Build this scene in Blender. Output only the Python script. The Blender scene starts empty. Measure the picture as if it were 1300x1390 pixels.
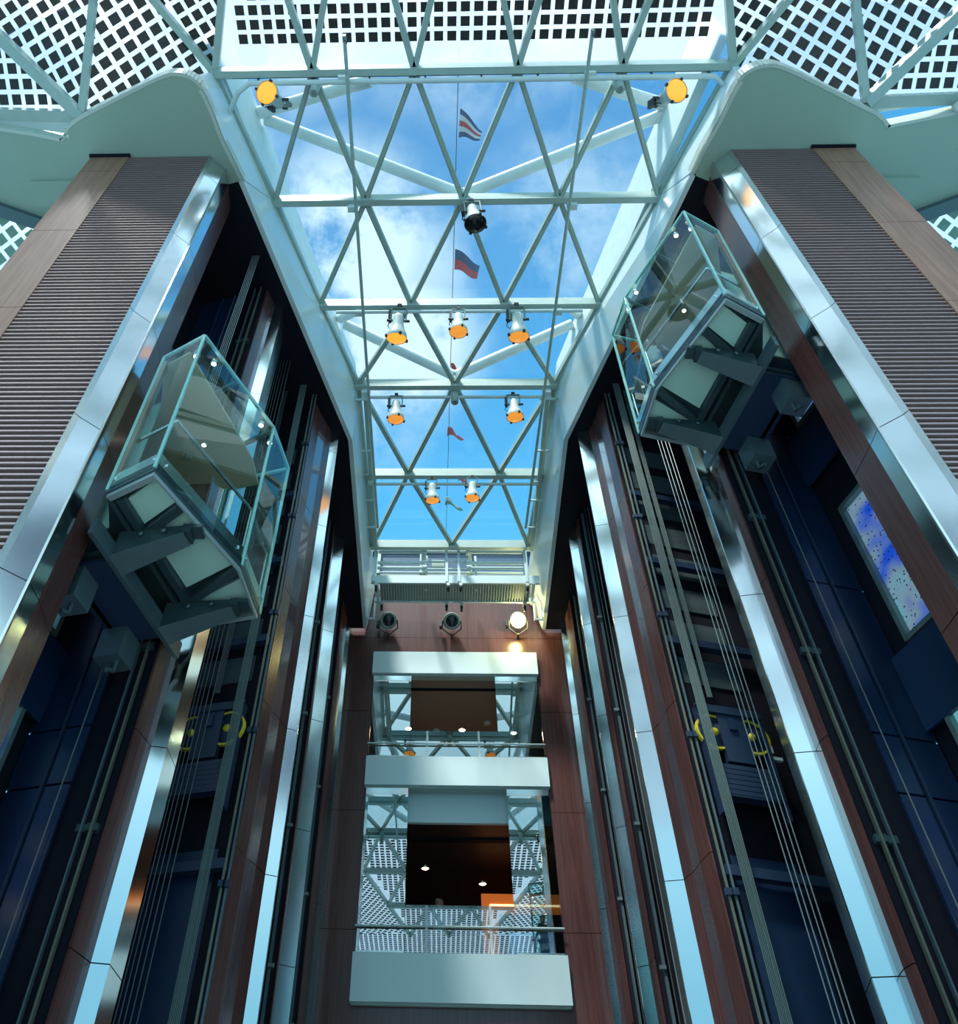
import bpy, math, random
from mathutils import Vector, Matrix
random.seed(7)
C = bpy.context.scene.collection
V = Vector
CX = 0.44                      # plan axis of symmetry (metres, camera at the origin)
H, HS, FL = 17.5, 16.0, -1.6   # skylight level, soffit level, floor

# ------------------------------------------------------------------ camera
F_PX, CX_PX, CY_PX = 1176.04, 555.72, 650.0
YAW, PIT, ROL = -0.0512129, 0.852940, 0.0384053
fw = V((math.sin(YAW)*math.cos(PIT), math.cos(YAW)*math.cos(PIT), math.sin(PIT)))
rt = V((math.cos(YAW), -math.sin(YAW), 0)); up = rt.cross(fw)
r2 = math.cos(ROL)*rt + math.sin(ROL)*up; u2 = -math.sin(ROL)*rt + math.cos(ROL)*up
cam = bpy.data.objects.new('camera', bpy.data.cameras.new('camera')); C.objects.link(cam)
cam.matrix_world = Matrix(((r2.x, u2.x, -fw.x, 0), (r2.y, u2.y, -fw.y, 0), (r2.z, u2.z, -fw.z, 0), (0, 0, 0, 1)))
cam.data.sensor_fit = 'VERTICAL'; cam.data.sensor_height = 36
cam.data.lens = 36*F_PX/1390
cam.data.shift_x = (650-CX_PX)/1390; cam.data.shift_y = (CY_PX-695)/1390
cam.data.clip_start = .05; cam.data.clip_end = 500
bpy.context.scene.camera = cam

def ray(px, py): return r2*((px-CX_PX)/F_PX) - u2*((py-CY_PX)/F_PX) + fw
def atz(px, py, z): d = ray(px, py); return d*(z/d.z)
def aty(px, py, y): d = ray(px, py); return d*(y/d.y)

# ------------------------------------------------------------------ materials
def nmat(name):
    m = bpy.data.materials.new(name); m.use_nodes = True
    nt = m.node_tree; nt.nodes.clear()
    out = nt.nodes.new('ShaderNodeOutputMaterial')
    return m, nt, out
def N(nt, t, **kw):
    n = nt.nodes.new(t)
    for k, v in kw.items():
        if k.startswith('i_'): n.inputs[k[2:].replace('_', ' ')].default_value = v
        else: setattr(n, k, v)
    return n
def c4(c): return (*c, 1)
def principled(name, col, rough=.5, metal=0, spec=.5, noise=0, nscale=(4, 4, 4), col2=None, bump=0, bscale=None, rnoise=0, emit=None, estr=0, coat=0):
    m, nt, out = nmat(name)
    b = N(nt, 'ShaderNodeBsdfPrincipled')
    b.inputs['Base Color'].default_value = c4(col); b.inputs['Roughness'].default_value = rough
    b.inputs['Metallic'].default_value = metal; b.inputs['Specular IOR Level'].default_value = spec
    b.inputs['Coat Weight'].default_value = coat
    if emit: b.inputs['Emission Color'].default_value = c4(emit); b.inputs['Emission Strength'].default_value = estr
    nt.links.new(b.outputs[0], out.inputs[0])
    if noise or bump or col2:
        tc = N(nt, 'ShaderNodeTexCoord'); mp = N(nt, 'ShaderNodeMapping'); mp.inputs['Scale'].default_value = nscale
        nt.links.new(tc.outputs['Object'], mp.inputs[0])
        tx = N(nt, 'ShaderNodeTexNoise'); tx.inputs['Scale'].default_value = 1; tx.inputs['Detail'].default_value = 5
        nt.links.new(mp.outputs[0], tx.inputs['Vector'])
        if col2 or noise:
            c2 = col2 or tuple(x*(1-noise) for x in col)
            mx = N(nt, 'ShaderNodeMix', data_type='RGBA'); mx.inputs[6].default_value = c4(col); mx.inputs[7].default_value = c4(c2)
            rp = N(nt, 'ShaderNodeMapRange'); rp.inputs[1].default_value = .35; rp.inputs[2].default_value = .65
            nt.links.new(tx.outputs[0], rp.inputs[0]); nt.links.new(rp.outputs[0], mx.inputs[0]); nt.links.new(mx.outputs[2], b.inputs['Base Color'])
        if rnoise:
            rr = N(nt, 'ShaderNodeMapRange'); rr.inputs[1].default_value = .3; rr.inputs[2].default_value = .7; rr.inputs[3].default_value = rough; rr.inputs[4].default_value = rough+rnoise
            nt.links.new(tx.outputs[0], rr.inputs[0]); nt.links.new(rr.outputs[0], b.inputs['Roughness'])
        if bump:
            t2 = N(nt, 'ShaderNodeTexNoise'); t2.inputs['Scale'].default_value = 1; t2.inputs['Detail'].default_value = 1
            m2 = N(nt, 'ShaderNodeMapping'); m2.inputs['Scale'].default_value = bscale or nscale
            nt.links.new(tc.outputs['Object'], m2.inputs[0]); nt.links.new(m2.outputs[0], t2.inputs['Vector'])
            bp = N(nt, 'ShaderNodeBump'); bp.inputs['Strength'].default_value = bump; bp.inputs['Distance'].default_value = .05
            nt.links.new(t2.outputs[0], bp.inputs['Height']); nt.links.new(bp.outputs[0], b.inputs['Normal'])
    return m
def glass(name, tint, refl, rough=0.0, haze=0, hazecol=(1, 1, 1), graze=.55):
    m, nt, out = nmat(name)
    tr = N(nt, 'ShaderNodeBsdfTransparent'); tr.inputs[0].default_value = c4(tint)
    gl = N(nt, 'ShaderNodeBsdfGlossy'); gl.inputs['Roughness'].default_value = rough; gl.inputs[0].default_value = (.92, 1, 1, 1)
    lw = N(nt, 'ShaderNodeLayerWeight'); lw.inputs['Blend'].default_value = .5
    pw = N(nt, 'ShaderNodeMath', operation='POWER'); pw.inputs[1].default_value = 4; nt.links.new(lw.outputs['Facing'], pw.inputs[0])
    ma = N(nt, 'ShaderNodeMath', operation='MULTIPLY_ADD', use_clamp=True); ma.inputs[1].default_value = graze; ma.inputs[2].default_value = refl+.03; nt.links.new(pw.outputs[0], ma.inputs[0])
    ge = N(nt, 'ShaderNodeNewGeometry'); fr_ = N(nt, 'ShaderNodeMath', operation='SUBTRACT'); fr_.inputs[0].default_value = 1; nt.links.new(ge.outputs['Backfacing'], fr_.inputs[1])
    ad = N(nt, 'ShaderNodeMath', operation='MULTIPLY'); nt.links.new(ma.outputs[0], ad.inputs[0]); nt.links.new(fr_.outputs[0], ad.inputs[1])
    mx = N(nt, 'ShaderNodeMixShader'); nt.links.new(ad.outputs[0], mx.inputs[0]); nt.links.new(tr.outputs[0], mx.inputs[1]); nt.links.new(gl.outputs[0], mx.inputs[2])
    last = mx
    if haze:
        ts = N(nt, 'ShaderNodeBsdfTranslucent'); ts.inputs[0].default_value = c4(hazecol)
        m2 = N(nt, 'ShaderNodeMixShader'); m2.inputs[0].default_value = haze
        nt.links.new(mx.outputs[0], m2.inputs[1]); nt.links.new(ts.outputs[0], m2.inputs[2]); last = m2
    nt.links.new(last.outputs[0], out.inputs[0])
    return m
def emission(name, col, s):
    m, nt, out = nmat(name); e = N(nt, 'ShaderNodeEmission'); e.inputs[0].default_value = c4(col); e.inputs[1].default_value = s
    nt.links.new(e.outputs[0], out.inputs[0]); return m

M = {}
M['frame'] = principled('white_grey_frame_paint', (.40, .52, .475), .38, noise=.08)
M['white'] = principled('white_paint', (.64, .78, .78), .45, noise=.05, nscale=(1.5, 1.5, 1.5))
M['fascia'] = principled('satin_white_cladding', (.74, .88, .88), .22, noise=.06, nscale=(.8, .8, .8), spec=.7)
M['ext'] = principled('weathered_white_steel', (.80, .88, .86), .5, noise=.08)
M['soffit'] = principled('sage_soffit_paint', (.33, .44, .355), .55, noise=.05, nscale=(.6, .6, .6))
M['rim'] = principled('pale_rim', (.55, .62, .54), .45)
M['wood'] = principled('reddish_wood_laminate', (.125, .050, .044), .25, col2=(.085, .032, .030), nscale=(26, 26, .9), spec=.6)
M['woodpale'] = principled('light_wood_laminate', (.40, .20, .13), .38, col2=(.29, .135, .085), nscale=(24, 24, .9), spec=.45)
M['chrome'] = principled('polished_steel', (.70, .78, .80), .13, 1, bump=.06, bscale=(1.1, 1.1, .7))
M['brushed'] = principled('brushed_steel', (.62, .66, .64), .2, 1, bump=.05, bscale=(1, 1, .5))
M['slat'] = principled('dark_bronze_slat', (.46, .34, .33), .35, .45)
M['black'] = principled('black_paint', (.006, .007, .014), .6, spec=.2)
M['navy'] = principled('navy_panel', (.010, .032, .085), .35, noise=.3, nscale=(.7, .7, .25))
M['navy2'] = principled('navy_steel', (.016, .035, .075), .4)
M['greypanel'] = principled('grey_shaft_panel', (.055, .085, .095), .55, noise=.3, nscale=(1, 1, 6))
M['steel'] = principled('galvanised_steel', (.24, .33, .33), .4, .6, noise=.2, nscale=(6, 6, 6))
M['navyglass'] = principled('navy_window', (.012, .075, .15), .45, spec=.3)
M['woodreflect'] = principled('glossy_wood_painted_reflection', (.22, .14, .15), .16, .45, col2=(.17, .10, .11), nscale=(26, 26, .9), spec=.9, coat=.9)  # glossy wood; lilac-grey, part-metallic base paints in the reflection band on the columns
M['railsteel'] = principled('rail_steel', (.19, .21, .16), .4, .5, noise=.2, nscale=(6, 6, 2))
M['ringsteel'] = principled('pale_ring_steel', (.36, .46, .46), .35, .3)
M['rope'] = principled('wire_rope', (.30, .34, .33), .4, .5)
M['ropedark'] = principled('oiled_rope', (.075, .09, .095), .5, .3)
M['belt'] = principled('ribbed_belt', (.13, .20, .19), .5, .1, noise=.4, nscale=(90, 90, .3))
M['yellow'] = principled('yellow_paint', (.75, .60, .03), .4)
M['liftframe'] = principled('lift_dark_frame', (.045, .085, .095), .35, .3)
M['liftsteel'] = principled('lift_grey_steel', (.105, .165, .185), .38, .35, noise=.1)
M['liftpanel'] = principled('lift_pale_panel', (.50, .80, .70), .4)
M['beige'] = principled('beige_ceiling', (.62, .50, .34), .4)
M['brownwall'] = principled('brown_veneer', (.22, .085, .04), .35, col2=(.15, .055, .03), nscale=(12, 12, 1))
M['edge'] = principled('glass_edge', (.30, .62, .56), .15, spec=.8)
M['rubber'] = principled('black_rubber', (.01, .011, .013), .6)
M['liftglass'] = glass('tinted_lift_glass', (.88, .97, .96), .06, graze=.28)
M['skyglass'] = glass('roof_glass', (.95, .985, 1), .0, haze=.006)
M['winglass'] = glass('mirror_window_glass', (.55, .72, .75), .42)
M['balglass'] = glass('balustrade_glass', (.62, .78, .80), .36)
M['pvglass'] = glass('solar_glass', (.90, .95, 1), .02, haze=.22, hazecol=(.95, .96, 1))
M['cell'] = principled('solar_cell', (.030, .030, .028), .35, noise=.45, nscale=(9, 9, 9))
M['cellgreen'] = principled('solar_cell_green', (.24, .44, .35), .4, noise=.2, nscale=(9, 9, 9))
M['doorglass'] = glass('landing_glass', (.85, .98, 1), .04)
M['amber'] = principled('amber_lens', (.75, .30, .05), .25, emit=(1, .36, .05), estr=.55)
M['amberlit'] = principled('lit_amber_lens', (.85, .34, .05), .3, emit=(1, .36, .03), estr=.85)
M['lens'] = principled('dark_lens', (.01, .012, .016), .12)
M['lampwhite'] = principled('lamp_white_paint', (.62, .70, .66), .4, noise=.1)
M['lampgrey'] = principled('lamp_grey_paint', (.20, .26, .24), .45)
M['lampdark'] = principled('lamp_dark_metal', (.03, .035, .04), .5)
M['floodlens'] = emission('lit_flood_lens', (1, .86, .30), 14)
M['warm'] = emission('warm_downlight', (1, .78, .45), 7)
M['spotw'] = emission('white_downlight', (1, .9, .74), 5)
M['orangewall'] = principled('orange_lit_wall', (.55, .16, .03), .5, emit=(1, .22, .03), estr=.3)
M['ledstrip'] = emission('led_strip', (1, .55, .25), 2)
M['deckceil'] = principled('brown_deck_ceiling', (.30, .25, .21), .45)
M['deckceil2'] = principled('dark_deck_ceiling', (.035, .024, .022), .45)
M['paleblue'] = principled('pale_bulkhead', (.66, .84, .86), .5)
M['floorm'] = principled('beige_floor', (.44, .47, .46), .4)
M['blue'] = principled('blue_seat', (.08, .28, .62), .5)
M['skin'] = principled('skin', (.42, .22, .15), .55)
M['hairg'] = principled('grey_hair', (.16, .14, .13), .7)
M['hairb'] = principled('dark_hair', (.02, .014, .01), .6)
M['shirt'] = principled('pale_blue_shirt', (.35, .50, .55), .7)
M['shirt2'] = principled('dark_teal_shirt', (.05, .14, .17), .7)
M['trouser'] = principled('dark_trousers', (.03, .035, .05), .7)
M['fred'] = principled('flag_red', (.62, .09, .10), .7); M['fblue'] = principled('flag_blue', (.04, .10, .22), .7)
M['fwhite'] = principled('flag_white', (.72, .75, .78), .7); M['fgreen'] = principled('flag_green', (.06, .32, .25), .7)
def lobby():
    m, nt, out = nmat('lit_blue_lobby'); tc = N(nt, 'ShaderNodeTexCoord'); nz = N(nt, 'ShaderNodeTexNoise'); nz.inputs['Scale'].default_value = 1.3
    rp = N(nt, 'ShaderNodeValToRGB'); e = rp.color_ramp.elements; e[0].position = .35; e[0].color = (.02, .10, .75, 1); e[1].position = .62; e[1].color = (.22, .55, .62, 1)
    x = e.new(.5); x.color = (.30, .36, .48, 1)
    vo = N(nt, 'ShaderNodeTexVoronoi'); vo.inputs['Scale'].default_value = 16
    lt = N(nt, 'ShaderNodeMath', operation='GREATER_THAN'); lt.inputs[1].default_value = .22
    mu = N(nt, 'ShaderNodeMix', data_type='RGBA', blend_type='MIX'); mu.inputs[6].default_value = (.02, .03, .09, 1)
    em = N(nt, 'ShaderNodeEmission'); em.inputs[1].default_value = .55
    L = nt.links.new; L(tc.outputs['Object'], nz.inputs['Vector']); L(tc.outputs['Object'], vo.inputs['Vector']); L(nz.outputs[0], rp.inputs[0]); L(vo.outputs[0], lt.inputs[0]); L(lt.outputs[0], mu.inputs[0]); L(rp.outputs[0], mu.inputs[7]); L(mu.outputs[2], em.inputs[0]); L(em.outputs[0], out.inputs[0])
    return m
M['glow_blue'] = lobby()

# ------------------------------------------------------------------ mesh helpers
class MB:
    def __init__(s): s.v = []; s.f = []; s.m = []; s.sm = []; s.mats = []
    def mi(s, m):
        m = M[m]
        if m not in s.mats: s.mats.append(m)
        return s.mats.index(m)
    def add(s, vs, fs, m, smooth=False):
        b = len(s.v); s.v += [V(p) for p in vs]; i = s.mi(m)
        for f in fs: s.f.append([b+k for k in f]); s.m.append(i); s.sm.append(smooth)
        return s
    def hexa(s, p, m):   # p: 4 bottom + 4 top corners
        return s.add(p, [(3, 2, 1, 0), (4, 5, 6, 7), (0, 1, 5, 4), (1, 2, 6, 5), (2, 3, 7, 6), (3, 0, 4, 7)], m)
    def box(s, c, d, m, ax=None):
        c = V(c); x, y, z = ax if ax else (V((1, 0, 0)), V((0, 1, 0)), V((0, 0, 1)))
        x = x*d[0]/2; y = y*d[1]/2; z = z*d[2]/2
        return s.hexa([c-x-y-z, c+x-y-z, c+x+y-z, c-x+y-z, c-x-y+z, c+x-y+z, c+x+y+z, c-x+y+z], m)
    def bar(s, p, q, w, h, m, upv=(0, 0, 1)):
        p, q = V(p), V(q); d = (q-p); L = d.length; d.normalize(); u = V(upv)
        x = d.cross(u)
        if x.length < 1e-4: x = d.cross(V((0, 1, 0)))
        x.normalize(); z = x.cross(d)
        return s.box((p+q)/2, (L, w, h), m, (d, x, z))
    def tube(s, pts, r, m, n=10, caps=True):
        pts = [V(p) for p in pts]; rs = r if isinstance(r, (list, tuple)) else [r]*len(pts)
        vs = []; fs = []; prev = None
        for i, p in enumerate(pts):
            t = (pts[min(i+1, len(pts)-1)]-pts[max(i-1, 0)]).normalized()
            a = prev if prev else (V((0, 0, 1)) if abs(t.z) < .9 else V((1, 0, 0)))
            x = (a - t*a.dot(t)).normalized(); y = t.cross(x); prev = x
            for k in range(n):
                an = 2*math.pi*k/n; vs.append(p+(x*math.cos(an)+y*math.sin(an))*rs[i])
        for i in range(len(pts)-1):
            for k in range(n):
                fs.append((i*n+k, i*n+(k+1) % n, (i+1)*n+(k+1) % n, (i+1)*n+k))
        s.add(vs, fs, m, True)
        if caps: s.add(vs[:n][::-1], [range(n)], m); s.add(vs[-n:], [range(n)], m)
        return s
    def lathe(s, o, ax, prof, m, n=20):   # prof: (distance along axis, radius)
        o = V(o); ax = V(ax).normalized()
        return s.tube([o+ax*(a+1e-5*i) for i, (a, _) in enumerate(prof)], [max(r, 1e-4) for _, r in prof], m, n) if False else s._lathe(o, ax, prof, m, n)
    def _lathe(s, o, ax, prof, m, n):
        a = V((0, 0, 1)) if abs(ax.z) < .9 else V((1, 0, 0)); x = (a-ax*a.dot(ax)).normalized(); y = ax.cross(x)
        vs = []; fs = []
        for (t, r) in prof:
            for k in range(n):
                an = 2*math.pi*k/n; vs.append(o+ax*t+(x*math.cos(an)+y*math.sin(an))*max(r, 1e-4))
        for i in range(len(prof)-1):
            for k in range(n): fs.append((i*n+k, i*n+(k+1) % n, (i+1)*n+(k+1) % n, (i+1)*n+k))
        return s.add(vs, fs, m, True)
    def prism(s, poly, z0, z1, m):        # poly: list of (x, y)
        n = len(poly); z0 = z0 if isinstance(z0, list) else [z0]*n; z1 = z1 if isinstance(z1, list) else [z1]*n
        vs = [(p[0], p[1], z) for p, z in zip(poly, z0)]+[(p[0], p[1], z) for p, z in zip(poly, z1)]
        return s.add(vs, [list(range(n))[::-1], list(range(n, 2*n))]+[(i, (i+1) % n, n+(i+1) % n, n+i) for i in range(n)], m)
    def slab(s, P, Q, z0, z1, t, back, m): # vertical panel from P to Q in plan, thickness t along back
        b = V((back[0], back[1])).normalized()*t
        return s.prism([P, Q, (Q[0]+b.x, Q[1]+b.y), (P[0]+b.x, P[1]+b.y)], z0, z1, m)
    def plate(s, pts, t, m):               # flat polygon with thickness along its normal
        pts = [V(p) for p in pts]; n = (pts[1]-pts[0]).cross(pts[2]-pts[0]).normalized()*t; k = len(pts)
        return s.add(pts+[p+n for p in pts], [list(range(k))[::-1], list(range(k, 2*k))]+[(i, (i+1) % k, k+(i+1) % k, k+i) for i in range(k)], m)
    def build(s, name, parent=None, label=None, mtx=None):
        me = bpy.data.meshes.new(name)
        vs = s.v
        if parent is not None and mtx is None:
            inv = WM[parent.name].inverted(); vs = [inv @ p for p in s.v]
        me.from_pydata([tuple(p) for p in vs], [], [tuple(f) for f in s.f]); 
        for m in s.mats: me.materials.append(m)
        me.polygons.foreach_set('material_index', s.m); me.polygons.foreach_set('use_smooth', s.sm); me.update()
        o = bpy.data.objects.new(name, me); C.objects.link(o)
        if parent is not None: o.parent = parent; WM[o.name] = WM[parent.name]
        else: WM[o.name] = Matrix.Identity(4)
        if label: o['label'] = label
        return o
WM = {}
def tag(o, label=None, cat=None, group=None, kind=None):
    if label: o['label'] = label
    if cat: o['category'] = cat
    if group: o['group'] = group
    if kind: o['kind'] = kind
    return o
def thing(name, label, cat, loc=(0, 0, 0), group=None, kind=None):
    o = bpy.data.objects.new(name, None); C.objects.link(o); o.location = loc; o.empty_display_size = .2
    WM[o.name] = Matrix.Translation(V(loc)); return tag(o, label, cat, group, kind)
def struct(name, mb, label=None, cat=None):
    return tag(mb.build(name), label, cat, None, 'structure')
def copy_tree(o, parent=None):
    c = o.copy(); C.objects.link(c); WM[c.name] = WM[o.name]
    if parent: c.parent = parent
    for ch in [x for x in bpy.data.objects if x.parent == o]: copy_tree(ch, c)
    return c
SIDE = {-1: 'left', 1: 'right'}
def S(u, y, s): return (CX+s*u, y)                     # plan point at distance u from the axis
def inset(poly, d):
    out = []; n = len(poly); ar = sum(poly[i][0]*poly[(i+1) % n][1]-poly[(i+1) % n][0]*poly[i][1] for i in range(n)); sg = 1 if ar > 0 else -1
    L = []
    for i in range(n):
        p, q = V(poly[i]), V(poly[(i+1) % n]); t = (q-p).normalized(); nn = V((-t.y, t.x))*sg; L.append((p+nn*d, t))
    return L, sg
def inside(L, sg, p):
    return all(sg*(t.x*(p[1]-o.y)-t.y*(p[0]-o.x)) > 0 for o, t in L)

# ------------------------------------------------------------------ skylight (flat triangulated roof glazing)
rows = {0: (4.93, [-4.24, -2.39, -.46, 1.48, 3.43, 5.48]), 1: (7.47, [-3.42, -1.52, .50, 2.49, 4.52]),
        2: (9.92, [-2.70, -.63, 1.46, 3.60]), 3: (12.12, [-1.97, .39, 2.80]),
        4: (14.98, [-1.92, -.81, 1.59, 2.68]), 5: (17.66, [-1.88, .37, 2.53])}
ZF = H-.02
sky = thing('window_1', 'large flat triangulated glass skylight showing blue sky', 'skylight', (CX, 11, H), kind='structure')
def P3(r, i, z=ZF): return V((rows[r][1][i], rows[r][0], z))
for r in rows:
    y, xs = rows[r]; mb = MB()
    e = .06
    mb.bar((xs[0]-e, y, H-.10), (xs[-1]+e, y, H-.10), .17, .20, 'frame')
    mb.bar((xs[0]-e, y-.02, H-.24), (xs[-1]+e, y-.02, H-.24), .13, .09, 'frame')
    mb.build('crossbeam', sky)
diags = []; tris = []
for r in range(3):
    a, b = rows[r][1], rows[r+1][1]
    for i in range(len(b)):
        diags += [(P3(r, i), P3(r+1, i)), (P3(r, i+1), P3(r+1, i))]
        tris.append([P3(r, i), P3(r, i+1), P3(r+1, i)])
        if i < len(b)-1: tris.append([P3(r+1, i), P3(r, i+1), P3(r+1, i+1)])
diags += [(P3(3, 0), P3(4, 1)), (P3(3, 1), P3(4, 1)), (P3(3, 1), P3(4, 2)), (P3(3, 2), P3(4, 2)),
          (P3(4, 1), P3(5, 0)), (P3(4, 1), P3(5, 1)), (P3(4, 2), P3(5, 1)), (P3(4, 2), P3(5, 2))]
tris += [[P3(3, 0), P3(4, 1), P3(4, 0)], [P3(3, 0), P3(3, 1), P3(4, 1)], [P3(3, 1), P3(4, 2), P3(4, 1)], [P3(3, 1), P3(3, 2), P3(4, 2)], [P3(3, 2), P3(4, 3), P3(4, 2)],
         [P3(4, 0), P3(4, 1), P3(5, 0)], [P3(4, 1), P3(5, 1), P3(5, 0)], [P3(4, 1), P3(4, 2), P3(5, 1)], [P3(4, 2), P3(5, 2), P3(5, 1)], [P3(4, 2), P3(4, 3), P3(5, 2)]]
for p, q in diags:
    mb = MB(); d = V((0, 0, .07)); mb.bar(p-d, q-d, .105, .14, 'frame'); mb.bar(p-d*2.2, q-d*2.2, .045, .05, 'frame'); mb.build('diagonal_bar', sky)
for t in tris:
    MB().plate([p+V((0, 0, .06)) for p in t], .02, 'skyglass').build('glass_pane', sky)
for s in (-1, 1):
    k = 0 if s < 0 else -1
    for r in range(5):
        mb = MB(); mb.bar(P3(r, k)-V((0, 0, .08)), P3(r+1, k)-V((0, 0, .08)), .12, .16, 'frame'); mb.build('edge_bar', sky)
# strip of roof glass beyond the last crossbeam
mb = MB(); mb.plate([(-1.95, 17.7, H+.04), (2.6, 17.7, H+.04), (2.6, 19.2, H+.04), (-1.95, 19.2, H+.04)], .02, 'skyglass'); mb.build('glass_pane', sky)
mb = MB()
for x in (-.45, .9): mb.bar((x, 17.7, H), (x, 19.2, H), .1, .12, 'frame')
mb.build('diagonal_bar', sky)

# ------------------------------------------------------------------ solar glass roof facets (clear glass carrying dark square cells)
def lerp3(poly, p):    # height of plan point on the plane of the polygon's first three corners
    a, b, c = [V(q) for q in poly[:3]]; n = (b-a).cross(c-a)
    return a.z-(n.x*(p[0]-a.x)+n.y*(p[1]-a.y))/n.z
def solar(parent, poly, ang, ox=0, oy=0, pitch=.243, cs=.168, margin=.0, cell='cell', gl='pvglass', keep=None):
    mb = MB(); pl = [V(p) for p in poly]
    n = (pl[1]-pl[0]).cross(pl[2]-pl[0])
    if n.z < 0: pl.reverse()
    mb.plate([p+V((0, 0, .03)) for p in pl], .02, gl)
    L, sg = inset([(p.x, p.y) for p in pl], margin)
    ca, sa = math.cos(ang), math.sin(ang); xs = [p.x for p in pl]; ys = [p.y for p in pl]
    R = int(max(max(xs)-min(xs), max(ys)-min(ys))/pitch)+3
    cx, cy = sum(xs)/len(xs), sum(ys)/len(ys)
    bi = round(((cx-ox)*ca+(cy-oy)*sa)/pitch); bj = round((-(cx-ox)*sa+(cy-oy)*ca)/pitch)
    for i in range(bi-R, bi+R):
        for j in range(bj-R, bj+R):
            qs = []
            for a, b in ((-1, -1), (1, -1), (1, 1), (-1, 1)):
                lx, ly = i*pitch+a*cs/2, j*pitch+b*cs/2
                qs.append((ox+lx*ca-ly*sa, oy+lx*sa+ly*ca))
            cc_ = (sum(q[0] for q in qs)/4, sum(q[1] for q in qs)/4)
            if inside(L, sg, cc_) and (keep is None or all(keep(q) for q in qs)):
                mb.add([(q[0], q[1], lerp3(pl, q)+.026) for q in qs], [(0, 1, 2, 3)], cell)
    return mb.build('solar_pane', parent)
solar_roof = thing('window_2', 'solar glass roof with dark square cells beyond the first crossbeam', 'solar roof', (CX, 3, H), kind='structure')
ar = [(4.93, rows[0][1]), (1.40, [-3.31, -1.42, .51, 2.45, 4.45]), (-2.1, [-2.36, -.46, 1.48, 3.45]), (-5.6, [-1.4, .5, 2.45])]
def Q3(r, i, z=ZF): return V((ar[r][1][i], ar[r][0], z))
def keepA(q): return q[1] < 4.70 and -4.05+.26*(4.93-q[1]) < q[0] < 5.28-.29*(4.93-q[1])
for r in range(3):
    a, b = ar[r][1], ar[r+1][1]
    for i in range(len(b)):
        solar(solar_roof, [Q3(r, i)+V((0, -.07, 0)), Q3(r, i+1)+V((0, -.07, 0)), Q3(r+1, i)], 0, .0, .0, keep=keepA)
        if i < len(b)-1: solar(solar_roof, [Q3(r+1, i), Q3(r, i+1)+V((0, -.07, 0)), Q3(r+1, i+1)], 0, .0, .0, keep=keepA)
        for p, q in ((Q3(r, i), Q3(r+1, i)), (Q3(r, i+1), Q3(r+1, i))):
            mb = MB(); mb.bar(p-V((0, 0, .09)), q-V((0, 0, .09)), .11, .17, 'frame'); mb.build('diagonal_bar', solar_roof)
    if r: mb = MB(); mb.bar(Q3(r, 0)-V((0, 0, .12)), Q3(r, len(a)-1)-V((0, 0, .12)), .17, .22, 'frame'); mb.build('crossbeam', solar_roof)
solar(solar_roof, [V((-9, -5.7, ZF)), V((9.9, -5.7, ZF)), V((9.9, -9.5, ZF)), V((-9, -9.5, ZF))], 0)
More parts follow.
